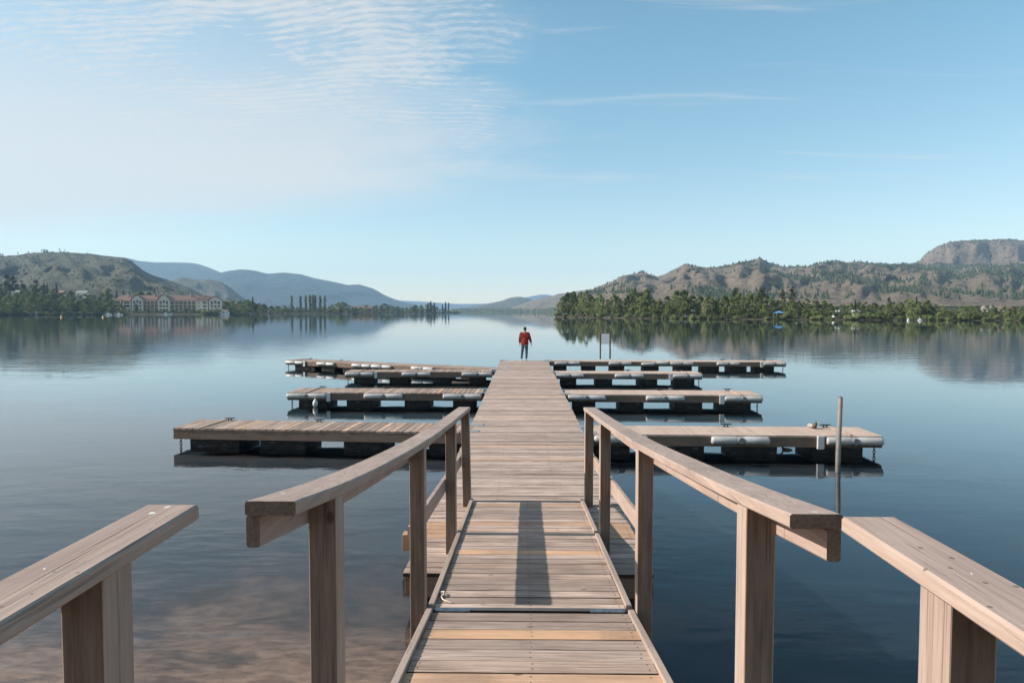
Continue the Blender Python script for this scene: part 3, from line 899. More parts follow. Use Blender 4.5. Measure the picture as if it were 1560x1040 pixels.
def water_mat():
    m, nt, out = new_mat('lake_water'); h = NT(nt)
    p = h.n('ShaderNodeNewGeometry').outputs['Position']
    s = h.n('ShaderNodeSeparateXYZ'); h.l(p, s.inputs[0])
    A = h.noise(h.mapping(p, (.20, .55, 1), rot=(0, 0, .12)), 1.0, 2, .5, .3)
    B = h.noise(h.mapping(p, (.9, 2.4, 1), (5, 3, 0), rot=(0, 0, -.1)), 1.0, 3, .5, .4)
    C = h.noise(h.mapping(p, (3.2, 7.5, 1), (1, 9, 0), rot=(0, 0, .1)), 1.0, 2, .5, .5)
    patch = h.noise(h.mapping(p, (.018, .05, 1), (3.1, .7, 0)), 1.0, 3, .55)
    pm = h.mapr(patch, .42, .62, .25, 1.0, True)
    # gusty band across the lake some way out from the docks, calmer at the far side
    band = h.math('MULTIPLY', h.mapr(s.outputs[1], 22, 38, 0, 1, True), h.mapr(s.outputs[1], 55, 110, 1, 0, True))
    edge = h.mapr(h.math('ABSOLUTE', h.math('SUBTRACT', s.outputs[0], 1.0)), 5, 22, 0, 1, True)
    far = h.mapr(s.outputs[1], 60, 400, 1.0, .55, True)
    near = h.mapr(s.outputs[1], 4, 18, 1.0, .16, True)
    left = h.mapr(s.outputs[0], -3, 3, 1.0, .45, True)
    amp = h.math('ADD', h.math('MULTIPLY', pm, .12), h.math('MULTIPLY', h.math('MULTIPLY', band, edge), .7))
    rp = h.noise(h.mapping(p, (.30, .55, 1), (7, 2, 0)), 1.0, 3, .55, .4)
    nl = h.math('MULTIPLY', h.math('MULTIPLY', near, left), h.mapr(rp, .36, .64, .25, 1.25, True))
    a1 = h.math('MULTIPLY', h.math('MULTIPLY', A, .010), h.math('ADD', amp, h.math('MULTIPLY', nl, .5)))
    a2 = h.math('MULTIPLY', h.math('MULTIPLY', B, .0048), h.math('ADD', amp, h.math('MULTIPLY', nl, 1.9)))
    a3 = h.math('MULTIPLY', h.math('MULTIPLY', C, .0016), h.math('ADD', h.math('MULTIPLY', amp, .4), h.math('MULTIPLY', nl, 2.8)))
    hgt = h.math('MULTIPLY', h.math('ADD', a1, h.math('ADD', a2, a3)), far)
    nrm = h.bump(hgt, 1.0, 1.0)
    dt = h.n('ShaderNodeVectorMath', operation='DOT_PRODUCT'); h.l(nrm, dt.inputs[0])
    h.l(h.n('ShaderNodeNewGeometry').outputs['Incoming'], dt.inputs[1])
    fac = h.math('ADD', .02, h.math('MULTIPLY', .98, h.math('POWER', h.math('SUBTRACT', 1.0, h.math('ABSOLUTE', dt.outputs['Value']), clamp=True), 5.0)), clamp=True)
    gl = h.n('ShaderNodeBsdfGlossy'); gl.inputs['Roughness'].default_value = .015; gl.inputs['Color'].default_value = (1, 1, 1, 1)
    h.l(nrm, gl.inputs['Normal'])
    tr = h.n('ShaderNodeBsdfTransparent'); tr.inputs[0].default_value = (.84, .81, .80, 1)
    mx = h.n('ShaderNodeMixShader'); h.l(fac, mx.inputs[0]); h.l(tr.outputs[0], mx.inputs[1]); h.l(gl.outputs[0], mx.inputs[2])
    h.l(mx.outputs[0], out.inputs[0])
    return m
tag(grid_mesh('water', [-6000, -600, -60, 0, 60, 600, 6000], [-190, 0, 60, 300, 1500, 4000, 9900], lambda x, y: 0.0, water_mat()), kind='structure')

# ------------------------------------------------------------------ land and hills
def fbm(x, y, z=0, o=5): return noise.fractal(Vector((x, y, z)), 1.0, 2.0, o)
def interp(prof, px):
    if px <= prof[0][0]: return prof[0][1]
    for (a, b), (c, d) in zip(prof, prof[1:]):
        if px <= c:
            t = (px - a) / (c - a)
            return b + (d - b) * t
    return prof[-1][1]

def land_mat(name, cols, scale, rock=None, patch=.5):
    m, nt, out = new_mat(name); h = NT(nt)
    p = h.n('ShaderNodeNewGeometry').outputs['Position']
    q = h.vmath('SCALE', p); q.node.inputs['Scale'].default_value = scale
    n1 = h.noise(q, 1.0, 6, .62, .5)
    n2 = h.noise(q, 4.5, 6, .65, .3)
    n3 = h.noise(q, 16, 6, .72)
    c = h.mix(h.mapr(n1, .38, .62), cols[0], cols[1])
    c = h.mix(h.mapr(n2, .42, .66), c, cols[2])
    c = h.mix(h.math('MULTIPLY', h.mapr(n3, .5, .68), patch), c, cols[3])
    if rock:
        g = h.n('ShaderNodeNewGeometry').outputs['Normal']
        sn = h.n('ShaderNodeSeparateXYZ'); h.l(g, sn.inputs[0])
        sv = h.noise(h.mapping(p, (.03, .03, .006)), 1.0, 5, .65, .4)
        c = h.mix(h.math('MULTIPLY', h.mapr(sv, .54, .66), .6), c, tuple(x * .45 for x in rock))
        st = h.math('ADD', sn.outputs[2], h.math('MULTIPLY', h.math('SUBTRACT', n3, .5), .35))
        c = h.mix(h.mapr(st, .62, .80, 1, 0), c, rock)
    nrm = h.bump(h.math('ADD', n2, h.math('MULTIPLY', n3, .4)), .3 / scale, .9)
    h.l(h.bsdf(c, .95, nrm, 0, .1), out.inputs[0])
    return m

class Hill:
    """ridge = [(pixel x, pixel y)] skyline read at distance D; slopes down to distance B in front and behind"""
    def __init__(s, name, ridge, D, B, zb, mat, relief=.12, p=.9, step=6, rows=34, freq=1.0, seed=0, cliff=None, jit=.0, Dfun=None, disp=.12):
        s.ridge, s.D, s.B, s.zb, s.relief, s.p, s.freq, s.seed, s.cliff, s.jit, s.Dfun, s.disp = ridge, D, B, zb, relief, p, freq, seed, cliff, jit, Dfun, disp
        px0, px1 = ridge[0][0], ridge[-1][0]
        n = int((px1 - px0) / step) + 1
        T = [k / rows for k in range(rows + 1)] + [1.06, 1.15, 1.3, 1.6, 2.0]
        vs = []; 
        for k in range(n):
            px = px0 + (px1 - px0) * k / (n - 1)
            for t in T: vs.append(s.pt(px, t))
        m_ = len(T)
        fs = [(i * m_ + j, (i + 1) * m_ + j, (i + 1) * m_ + j + 1, i * m_ + j + 1) for i in range(n - 1) for j in range(m_ - 1)]
        s.o = MB().add(vs, fs, smooth=True).build(name, mat)
        tag(s.o, kind='structure')
    def pt(s, px, t):
        py = interp(s.ridge, px)
        D = s.D if s.Dfun is None else s.D * s.Dfun(px)
        q = at_y(px, py, D)
        tanx = q.x / D
        zr = max(q.z, s.zb + 1)
        if s.jit: zr += s.jit * fbm(px * .05, s.seed, 0, 4)
        d = s.B + (D - s.B) * t
        u = tanx * D / 1000 * s.freq
        if t <= 1:
            f = t ** s.p
            if s.cliff: f = s.cliff(px, t, f)
            w = 4 * t * (1 - t)
            nz = fbm(u * 5 + s.seed, t * 2.2, s.seed) * .7 + fbm(u * 14, t * 5, s.seed + 3) * .35 + (1 - abs(fbm(u * 9 + 2, t * 1.2, s.seed + 7)) * 2) * .35 - .2
            z = s.zb + (zr - s.zb) * (f + s.relief * nz * w)
            d += (D - s.B) * s.disp * fbm(u * 6, t * 3, s.seed + 11) * w
        else:
            z = s.zb + (zr - s.zb) * max(0, 1 - (t - 1) * 1.0 - .0)
        return Vector((tanx * d, d, z))

m_far = land_mat('far_mountain_slope', ((.022, .034, .030), (.040, .052, .042), (.066, .066, .052), (.020, .030, .026)), .0016)
m_left = land_mat('sage_hill', ((.095, .10, .065), (.135, .135, .088), (.175, .16, .11), (.055, .062, .04)), .007, (.13, .112, .09), .85)
m_knob = land_mat('scrub_hill', ((.085, .085, .06), (.13, .12, .085), (.17, .145, .105), (.06, .065, .045)), .005, (.16, .13, .105), .7)
m_right = land_mat('dry_grass_and_rock', ((.25, .195, .14), (.30, .235, .16), (.20, .158, .128), (.075, .078, .055)), .009, (.26, .20, .165), .8)
m_dome = land_mat('granite_dome', ((.24, .185, .148), (.31, .24, .19), (.17, .132, .108), (.07, .064, .05)), .012, (.28, .21, .165), .9)
m_shore = land_mat('lakeshore_ground', ((.05, .055, .03), (.09, .085, .05), (.15, .125, .09), (.04, .042, .026)), .03, None, .6)

# blue mountains far left, two ranges; farther ridge lines at the head of the lake
Hill('far_mountains', [(-420, 404), (-200, 398), (0, 394), (100, 393), (190, 392), (212, 397.5), (235, 399.5), (282, 400), (300, 401.5), (317, 407), (335, 414.5), (350, 420), (380, 432), (420, 446), (470, 458), (520, 466), (560, 471)],
     6600, 4900, 2, m_far, .10, .95, 6, 26, .25, 1.3)
Hill('far_mountains', [(230, 470), (270, 448), (310, 424), (335, 415.5), (350, 412.3), (370, 410), (390, 412.5), (407, 417), (432, 415), (460, 418), (480, 424), (500, 427.5), (530, 434), (547, 433), (570, 440), (585, 449), (602, 456), (620, 461), (630, 463.5), (650, 468), (680, 472)],
     5600, 4200, 2, m_far, .10, .95, 6, 26, .3, 2.1)
Hill('head_mountains', [(540, 456), (602, 457.5), (640, 459), (665, 461), (702, 463), (740, 462.5), (765, 460), (785, 457), (800, 453), (827, 448), (842, 450), (870, 455), (900, 452), (960, 450), (1040, 460)],
     9000, 7400, 1, m_far, .06, .9, 8, 16, .2, 3.7)
Hill('head_hills', [(690, 472), (720, 467), (745, 462), (765, 458), (776, 453.5), (786, 452), (796, 452.2), (806, 455), (817, 459.5), (835, 463), (870, 468), (900, 471)],
     4200, 3500, 2, m_knob, .12, .9, 4, 20, .6, 5.1)
Hill('head_hills', [(770, 472), (790, 465), (810, 458), (825, 453), (842, 450.5), (850, 447.5), (864, 446), (880, 443), (900, 441), (925, 438), (980, 440), (1060, 452)],
     3300, 2600, 2, m_right, .12, .9, 4, 20, .8, 6.2)
HLEFT = Hill('hills', [(-420, 398), (-250, 401), (-120, 396), (0, 390), (30, 388), (62, 384.5), (80, 384), (100, 384), (135, 386.5), (170, 391), (190, 393), (200, 397), (208, 404), (217, 411), (228, 417), (240, 421), (252, 425), (265, 430), (287, 438), (307, 447), (330, 456), (352, 463), (380, 470)],
     1750, 930, 12, m_left, .13, .85, 4, 40, 1.2, 8.4, jit=1.6)
Hill('hills', [(215, 468), (235, 440), (255, 428), (265, 426), (277, 422), (290, 424.5), (300, 426), (322, 425.5), (334, 429), (342, 432), (352, 438), (358, 444), (366, 451), (380, 459), (410, 468)],
     2900, 2450, 8, m_knob, .2, .8, 3, 26, 1.6, 4.4, jit=2)
def dome_cliff(px, t, f):
    # talus, then steep rock wall, then rounded top
    if t < .50: return .46 * (t / .50) ** 1.0
    if t < .74: return .46 + .38 * ((t - .50) / .24)
    return .84 + .16 * ((t - .74) / .26) ** .85
HDOME = Hill('hills', [(1300, 470), (1360, 420), (1385, 404), (1402, 397.5), (1410, 387.5), (1420, 380), (1430, 374.5), (1447, 369), (1465, 366.3), (1480, 366), (1500, 366), (1527, 364), (1560, 366), (1620, 368), (1700, 366), (1800, 374), (1950, 392), (2050, 420)],
     2500, 1500, 12, m_dome, .06, .9, 4, 40, 2.6, 9.9, dome_cliff, 1.5, disp=.065)
HRIGHT = Hill('hills', [(862, 458), (880, 450), (897, 443), (906, 438), (915, 435), (935, 427), (955, 420), (966, 416.5), (977, 415), (990, 418.5), (1002, 421), (1015, 416), (1030, 409), (1043, 402.5), (1052, 402.5), (1065, 406), (1090, 407), (1115, 402), (1140, 397.5), (1158, 394), (1170, 399), (1185, 404), (1200, 406), (1230, 405), (1255, 400), (1275, 397.5), (1320, 399.5), (1350, 402), (1377, 402.5), (1400, 403), (1430, 402), (1470, 406), (1520, 400), (1560, 398), (1620, 394), (1720, 402), (1850, 420), (2000, 440)],
     1950, 720, 8, m_right, .115, .9, 4, 54, 1.7, 12.2, jit=3)

# small conifers growing over the right hills : far woods that read as texture
def cone_tree(mb, p, hgt, rad, tint, n=5):
    a0 = rng.random() * 6.28
    vs = [p + Vector((rad * math.cos(a0 + 6.2832 * k / n), rad * math.sin(a0 + 6.2832 * k / n), hgt * .12)) for k in range(n)]
    vs.append(p + Vector((0, 0, hgt)))
    mid = [p + Vector((rad * .62 * math.cos(a0 + .5 + 6.2832 * k / n), rad * .62 * math.sin(a0 + .5 + 6.2832 * k / n), hgt * .48)) for k in range(n)]
    fs = [(k, (k + 1) % n, n) for k in range(n)]
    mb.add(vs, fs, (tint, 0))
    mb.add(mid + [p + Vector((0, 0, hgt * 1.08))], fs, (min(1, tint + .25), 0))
mb = MB()
k = 0
while k < 4600:
    px = rng.uniform(880, 1900); t = rng.uniform(.05, 1.0)
    q = HRIGHT.pt(px, t)
    dens = fbm(q.x * .0052, q.z * .013, 4.2, 4) + .55 * fbm(q.x * .02, q.z * .04, 7.0, 3) + (.04 if t > .55 else -.08)
    if dens < .16 and rng.random() > .035: 
        if rng.random() < .5: continue
        if dens < .05: continue
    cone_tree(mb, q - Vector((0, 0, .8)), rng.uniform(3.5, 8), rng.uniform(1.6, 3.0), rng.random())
    k += 1
k = 0
while k < 1000:
    px = rng.uniform(1385, 1800); t = rng.uniform(.3, 1.0)
    if .58 < t < .70 and rng.random() < .8: continue
    q = HDOME.pt(px, t)
    if fbm(q.x * .008, q.y * .006, 5.2, 3) < .05 and rng.random() < .8: continue
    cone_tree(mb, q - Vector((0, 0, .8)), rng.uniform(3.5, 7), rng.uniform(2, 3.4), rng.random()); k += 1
tag(mb.build('hillside_woods', M['hill_tree']), 'scattered dark conifer woods over the rocky right hills', 'woods', kind='stuff')
mb = MB(); k = 0
while k < 1500:
    px = rng.uniform(-350, 330); t = rng.uniform(.05, .98)
    q = HLEFT.pt(px, t)
    if fbm(q.x * .01, q.y * .006, 1.2, 3) < .0 and rng.random() < .75: continue
    s_ = rng.uniform(1.2, 3.0)
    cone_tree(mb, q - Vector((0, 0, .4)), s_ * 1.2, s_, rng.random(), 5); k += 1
tag(mb.build('hillside_scrub', M['scrub']), 'low sage scrub dotted over the bare left hill', 'scrub', kind='stuff')

# --- shore land
def sheet(name, cols, fz, mat):
    """cols: list of (px, [distances])"""
    vs = []; m_ = len(cols[0][1])
    for px, ds in cols:
        r = ray(px, 474); tx = r.x / r.y
        for j, d in enumerate(ds): vs.append(Vector((tx * d, d, fz(px, d, ds[0]))))
    fs = [(i * m_ + j, (i + 1) * m_ + j, (i + 1) * m_ + j + 1, i * m_ + j + 1) for i in range(len(cols) - 1) for j in range(m_ - 1)]
    return tag(MB().add(vs, fs, smooth=True).build(name, mat), kind='structure')
LSH = [(-420, 400), (0, 505), (100, 530), (190, 575), (340, 640), (420, 720), (500, 800), (600, 930), (690, 1100), (702, 1180)]
def lshore(px): return interp(LSH, px)
def lslope(px): return interp([(-420, .095), (60, .09), (150, .075), (200, .02), (300, .01), (340, .004), (702, .002)], px)
def lz(px, d, d0=None):
    d0 = lshore(px)
    e = d - d0
    if e < 0: return -1.0
    return min(-1.0 + e * .25, 1.1) + max(0, e - 8) * lslope(px) + (1.2 * fbm(px * .03, d * .02, 1.0, 3) if e > 20 else 0) * lslope(px) * 12
cols = []
for px in list(range(-420, 700, 8)) + [700, 702]:
    d0 = lshore(px)
    dep = 420 if px < 340 else interp([(340, 380), (500, 260), (640, 120), (690, 40), (702, 12)], px)
    cols.append((px, [d0, d0 + 4, d0 + 8, d0 + 14] + [d0 + 14 + dep * k / 10 for k in range(1, 11)]))
sheet('shore', cols, lambda px, d, d0: lz(px, d), m_shore)
RSH = [(848, 352), (870, 330), (930, 300), (1000, 272), (1100, 252), (1200, 240), (1560, 212), (2000, 190)]
def rshore(px): return interp(RSH, px)
def rz_(px, d): 
    e = d - rshore(px)
    return min(-1 + e * .3, .7) + max(0, e - 6) * .012
cols = []
for px in list(range(846, 2000, 8)):
    d0 = rshore(max(px, 848)); dep = interp([(846, 25), (870, 70), (920, 200), (980, 420), (1100, 520), (2000, 560)], px)
    cols.append((px, [d0, d0 + 3, d0 + 6, d0 + 12] + [d0 + 12 + dep * k / 8 for k in range(1, 9)]))
sheet('shore', cols, lambda px, d, d0: rz_(px, d), m_shore)
FSH = [(640, 2700), (720, 2600), (800, 2450), (850, 2300), (1000, 1900)]
cols = []
for px in range(600, 1001, 10):
    d0 = interp(FSH, px); cols.append((px, [d0, d0 + 10, d0 + 40, d0 + 200, d0 + 600]))
sheet('shore', cols, lambda px, d, d0: -1 + min(2.5, (d - d0) * .2) + (d - d0) * .012, m_shore)
# low far wood along the head of the lake: one continuous mass
def leaf_quad(mb, c, s, tint, nrm=None):
    n = nrm or Vector((rng.gauss(0, 1), rng.gauss(0, 1), rng.gauss(0, 1) + .5)).normalized()
    u = n.orthogonal().normalized(); a = rng.random() * 6.28
    u = Matrix.Rotation(a, 3, n) @ u; w = n.cross(u)
    u = u * s * rng.uniform(.6, 1.0); w = w * s * rng.uniform(.6, 1.0)
    mb.add([c - u * .5 - w * .3, c + u * .1 - w * .5, c + u * .55, c + u * .05 + w * .5], [(0, 1, 2, 3)], (tint, 0))
mb = MB()
for k in range(5200):
    px = rng.uniform(688, 960)
    d = interp(FSH, px) + rng.uniform(20, 260)
    r = ray(px, 474)
    hgt = 13 * (.6 + .5 * abs(fbm(px * .08, d * .01, 3.3, 3)))
    zz = 2 + rng.random() * hgt + (d - interp(FSH, px)) * .012
    leaf_quad(mb, Vector((r.x / r.y * d, d, zz)), rng.uniform(4, 8), rng.random())
tag(mb.build('far_shore_woods', M['leaf_dark']), 'low dark band of woods along the far head of the lake', 'woods', kind='stuff')

# ------------------------------------------------------------------ trees
def crown(kind, seed):
    """a crown for a tree 10 m tall, made of many small leaf faces"""
    g = random.Random(seed); mb = MB()
    st = rng.getstate(); rng.seed(seed)
    if kind == 'broad':
        W = g.uniform(2.6, 3.5)
        nb = 40
        for b in range(nb):
            t = g.random()
            z = .9 + 8.2 * t
            wr = W * (math.sin(math.pi * (t * .84 + .13)) ** .9) * g.uniform(.2, 1.0)
            a = g.random() * 6.28
            c = Vector((wr * math.cos(a), wr * math.sin(a), z))
            rad = g.uniform(.75, 1.5) * (1.05 - .5 * t)
            base = g.random() * .55
            for l in range(52):
                dv = Vector((g.gauss(0, 1), g.gauss(0, 1), g.gauss(0, 1))).normalized()
                q = c + Vector((dv.x, dv.y, dv.z * .8)) * rad * g.uniform(.5, 1.05)
                if q.z > 10: q.z = 10 - g.random() * .4
                leaf_quad(mb, q, g.uniform(.36, .72), base + g.random() * .45, (dv + Vector((g.gauss(0, .6), g.gauss(0, .6), g.gauss(0, .6) + .3))).normalized())
    elif kind == 'poplar':
        for b in range(34):
            t = b / 33
            z = .8 + 9.0 * t
            wr = .62 * (math.sin(math.pi * (t * .85 + .12)) ** .7) * g.uniform(.1, .8)
            a = g.random() * 6.28
            c = Vector((wr * math.cos(a), wr * math.sin(a), z))
            base = g.random() * .5
            for l in range(30):
                dv = Vector((g.gauss(0, 1), g.gauss(0, 1), g.gauss(0, 1))).normalized()
                leaf_quad(mb, c + Vector((dv.x * .48, dv.y * .48, dv.z * .85)) * g.uniform(.6, 1.05), g.uniform(.28, .5), base + g.random() * .5, None)
    elif kind == 'conifer':
        for b in range(24):
            t = b / 23
            z = 1.2 + 8.6 * t
            Rr = 2.1 * (1 - t) ** .85 + .12
            for s_ in range(int(5 + 6 * (1 - t))):
                a = g.random() * 6.28
                base = g.random() * .5
                ln = Rr * g.uniform(.55, 1.1)
                for l in range(8):
                    f = (l + .5) / 8
                    leaf_quad(mb, Vector((ln * f * math.cos(a), ln * f * math.sin(a), z - .35 * ln * f + g.uniform(-.15, .15))), g.uniform(.35, .65) * (1.1 - .5 * f), base + g.random() * .5, Vector((g.gauss(0, .5), g.gauss(0, .5), 1)).normalized())
    elif kind == 'pine':
        for b in range(16):
            t = g.random()
            z = 3.2 + 6.6 * t
            wr = 1.7 * (1 - t * .75) * g.uniform(.2, 1)
            a = g.random() * 6.28
            c = Vector((wr * math.cos(a), wr * math.sin(a), z)); base = g.random() * .5
            for l in range(44):
                dv = Vector((g.gauss(0, 1), g.gauss(0, 1), g.gauss(0, .7))).normalized()
                leaf_quad(mb, c + dv * g.uniform(.3, .85), g.uniform(.3, .55), base + g.random() * .5)
    else:  # bush, 10 units tall, wide
        for b in range(18):
            a = g.random() * 6.28; rr = 5.5 * math.sqrt(g.random())
            c = Vector((rr * math.cos(a), rr * math.sin(a), 1.5 + g.random() * 5.5 * (1 - rr / 9)))
            base = g.random() * .5
            for l in range(46):
                dv = Vector((g.gauss(0, 1), g.gauss(0, 1), g.gauss(0, 1))).normalized()
                q = c + dv * 2.4 * g.uniform(.6, 1.05)
                q.z = max(q.z, .1)
                leaf_quad(mb, q, g.uniform(.9, 1.6), base + g.random() * .5, (dv + Vector((0, 0, .4))).normalized())
    rng.setstate(st)
    return mb
def trunk(kind, seed):
    g = random.Random(seed + 99); mb = MB()
    top = {'broad': 7.8, 'poplar': 8.5, 'conifer': 9.6, 'pine': 9.2, 'bush': 4}[kind]
    r0 = {'broad': .17, 'poplar': .15, 'conifer': .18, 'pine': .17, 'bush': .3}[kind]
    pts = [Vector((g.uniform(-.12, .12) * k / 3, g.uniform(-.12, .12) * k / 3, -.8 + (top + .8) * k / 5)) for k in range(6)]
    mb.tube(pts, [r0 * (1 - .16 * k) for k in range(6)], 7)
    for b in range(7 if kind in ('broad', 'pine') else 3):
        t = g.uniform(.3, .85); z = top * t; a = g.random() * 6.28; ln = g.uniform(1.0, 2.0) * (.4 if kind == 'poplar' else 1)
        c = Vector((0, 0, z))
        mb.tube([c, c + Vector((ln * .5 * math.cos(a), ln * .5 * math.sin(a), ln * .35)), c + Vector((ln * math.cos(a), ln * math.sin(a), ln * .9))], [r0 * .45, r0 * .3, r0 * .12], 5)
    return mb
PROTO = {}
def proto(kind, matname, seed, name):
    key = (kind, matname, seed)
    if key not in PROTO:
        r = (name, crown(kind, seed), trunk(kind, seed))
        root = empty(name)
        r[1].build('crown', M[matname], root)
        r[2].build('trunk' if kind != 'bush' else 'stem', M['pale_bark'] if matname in ('leaf_mid', 'leaf_pale') else M['bark'], root)
        PROTO[key] = [root, False]
    return PROTO[key]
NAMES = {'broad': 'broadleaf_tree', 'poplar': 'poplar_tree', 'conifer': 'conifer_tree', 'pine': 'pine_tree', 'bush': 'shrub'}
CATS = {'broad': 'tree', 'poplar': 'tree', 'conifer': 'tree', 'pine': 'tree', 'bush': 'shrub'}
def plant(kind, mat, px, base_z, d, hgt, label, group, wide=1.0, seeds=4):
    seed = rng.randrange(seeds) + 10 * len(kind)
    pr = proto(kind, mat, seed, NAMES[kind])
    r = ray(px, 474); x = r.x / r.y * d
    s = hgt / 10.0
    sc = (s * wide * rng.uniform(.92, 1.1),) * 2 + (s,)
    rz = rng.random() * 6.28
    if not pr[1]:
        o = pr[0]; pr[1] = True
        o.location = (x, d, base_z); o.rotation_euler = (0, 0, rz); o.scale = sc
    else:
        o = copy_tree(pr[0], (x, d, base_z), rz, sc)
    return tag(o, label, CATS[kind], group)

MATW = {'leaf_mid': 'green', 'leaf_dark': 'dark green', 'leaf_pale': 'pale green', 'leaf_silver': 'silvery', 'needles': 'blackish green', 'needles_brown': 'brownish'}
KW = {'broad': 'leafy tree', 'poplar': 'columnar poplar', 'conifer': 'pointed conifer', 'pine': 'ragged pine', 'bush': 'round shrub'}
def plant_row(rows, where, group, end='left'):
    """rows sorted left to right: (kind, mat, px, z, d, h, wide); labels count along the row"""
    rows = sorted(rows, key=lambda r_: r_[2])
    from collections import Counter
    seen = Counter()
    for (kind, mat, px, z, d, hh, wide) in rows:
        sizew = 'tall ' if hh > 11.2 else ('small ' if hh < 6.5 else '')
        k_ = (sizew, mat, kind); seen[k_] += 1
        lab = '%s%s %s, %s such from the left %s' % (sizew, MATW[mat], KW[kind], ordinal(seen[k_]), where)
        plant(kind, mat, px, z, d, hh, lab, group, wide)

# right bank, front belt : skyline of the belt
RTOP = [(848, 462), (853, 456), (862, 447), (880, 441), (892, 441), (905, 446), (915, 446), (925, 451), (937, 447), (950, 456), (965, 439), (985, 440), (992, 452), (1000, 452), (1015, 448), (1028, 443), (1040, 441), (1055, 446), (1075, 446), (1090, 450), (1110, 448), (1120, 441), (1135, 449), (1150, 446), (1165, 446), (1175, 453), (1185, 454), (1210, 452), (1220, 453), (1245, 457), (1260, 458), (1275, 465), (1295, 460), (1320, 457), (1340, 462), (1370, 456), (1396, 453), (1410, 457), (1435, 460), (1450, 466), (1470, 465), (1495, 465), (1525, 463), (1560, 466), (2000, 462)]
def top_h(px, py, d, z): return max(2.5, at_y(px, py, d).z - z)
rows = []
px = 852.0
while px < 1600:
    d = rshore(px) + rng.uniform(6, 12)
    z = rz_(px, d)
    hgt = top_h(px, interp(RTOP, px) + rng.uniform(-4, 10), d, z)
    mat = rng.choice(['leaf_mid', 'leaf_mid', 'leaf_dark', 'leaf_mid', 'leaf_pale'])
    rows.append(('broad', mat, px, z, d, hgt, rng.uniform(.68, .95) * (1.0 if px < 1230 else 1.3)))
    px += rng.uniform(8.5, 13)
plant_row(rows, 'in the right bank belt', 'leafy trees along the right bank')
rows = []
px = 858.0
while px < 1620:
    d = rshore(px) + rng.uniform(20, 40)
    z = rz_(px, d)
    hgt = top_h(px, interp(RTOP, px) + rng.uniform(-2, 4), d, z)
    mat = rng.choice(['leaf_mid', 'leaf_dark', 'leaf_dark'])
    rows.append(('broad', mat, px, z, d, hgt, rng.uniform(.9, 1.15) * (1.0 if px < 1230 else 1.35)))
    px += rng.uniform(11, 15)
plant_row(rows, 'in the right bank back row', 'trees behind the right bank belt')
# taller landmark trees of the right bank
rows = []
for px, py, kind, mat in ((966, 437.5, 'broad', 'leaf_dark'), (986, 438.5, 'broad', 'leaf_dark'), (1041, 440, 'broad', 'leaf_dark'), (1161, 437, 'pine', 'needles_brown'), (1192, 440, 'pine', 'needles_brown'), (1206, 436.5, 'pine', 'needles_brown'),
                          (1120, 438.5, 'pine', 'needles'), (1354, 452, 'pine', 'needles'), (1396, 451, 'conifer', 'needles'), (1303, 456, 'conifer', 'needles')):
    d = rshore(px) + 16; z = rz_(px, d)
    rows.append((kind, mat, px, z, d, top_h(px, py, d, z), .85))
plant_row(rows, 'topping the right bank', 'tall trees above the right bank belt')
rows = []
px = 850.0
while px < 1600:
    d = rshore(px) + rng.uniform(2.5, 6); z = rz_(px, d)
    rows.append(('bush', rng.choice(['leaf_dark', 'leaf_mid', 'leaf_dark']), px, z - .2, d, rng.uniform(1.6, 3.6), rng.uniform(.7, 1.1)))
    px += rng.uniform(11, 17)
plant_row(rows, 'on the right waterline', 'shrubs along the right bank')

# left bank slope
LTOP = [(-120, 424), (0, 424), (5, 420), (12, 417), (30, 424), (36, 428), (45, 432), (55, 430), (70, 433), (85, 437), (100, 440), (112, 444), (130, 443), (150, 443), (165, 441), (178, 447), (190, 455)]
rows = []
for row, (off, lo) in enumerate(((8, 1.0), (45, .8), (85, .9), (130, 1.0), (175, 1.0))):
    px = -110.0 + row * 5
    while px < 186 - row * 3:
        d = lshore(px) + off + rng.uniform(-6, 8)
        z = lz(px, d)
        if row == 4: hgt = top_h(px, interp(LTOP, px) + rng.uniform(0, 6), d, z)
        else: hgt = rng.uniform(9, 14.5)
        hgt = min(max(hgt, 6), 15)
        mat = rng.choice(['leaf_mid', 'leaf_dark', 'leaf_pale', 'leaf_dark', 'leaf_mid'])
        rows.append(('broad', mat, px, z - .3, d, hgt, rng.uniform(1.0, 1.4)))
        px += rng.uniform(10, 16)
plant_row(rows, 'on the left slope', 'trees on the wooded left slope')
rows = []
for px, py, kind, mat, off in ((12, 416, 'pine', 'needles', 150), (22, 419, 'pine', 'needles', 150), (36, 427, 'pine', 'needles', 140), (56, 425, 'pine', 'needles', 170), (68, 429.5, 'conifer', 'needles', 170), (73, 429.5, 'conifer', 'needles', 170), (87, 430, 'conifer', 'needles', 180),
                               (164, 440, 'poplar', 'leaf_mid', 40), (52, 437, 'poplar', 'leaf_dark', 30), (210, 442, 'broad', 'leaf_mid', 110), (216, 441, 'broad', 'leaf_dark', 110), (227, 442, 'broad', 'leaf_dark', 110), (236, 441.5, 'conifer', 'needles', 110), (178, 441, 'conifer', 'needles', 130), (189, 443, 'conifer', 'needles', 150),
                               (385, 451, 'conifer', 'needles', 60), (378, 454, 'broad', 'leaf_dark', 50)):
    d = lshore(px) + off; z = lz(px, d)
    rows.append((kind, mat, px, z - .3, d, top_h(px, py, d, z), 1.5 if kind == 'poplar' else 1.0))
plant_row(rows, 'topping the left slope', 'tall trees above the left bank')
rows = []
px = -100.0
while px < 172:
    d = lshore(px) + rng.uniform(3, 6)
    rows.append(('bush', rng.choice(['leaf_dark', 'leaf_mid', 'leaf_silver', 'leaf_dark', 'leaf_pale']), px, lz(px, d) - .4, d, rng.uniform(3, 5.5), rng.uniform(.7, 1.0)))
    px += rng.uniform(7, 11)
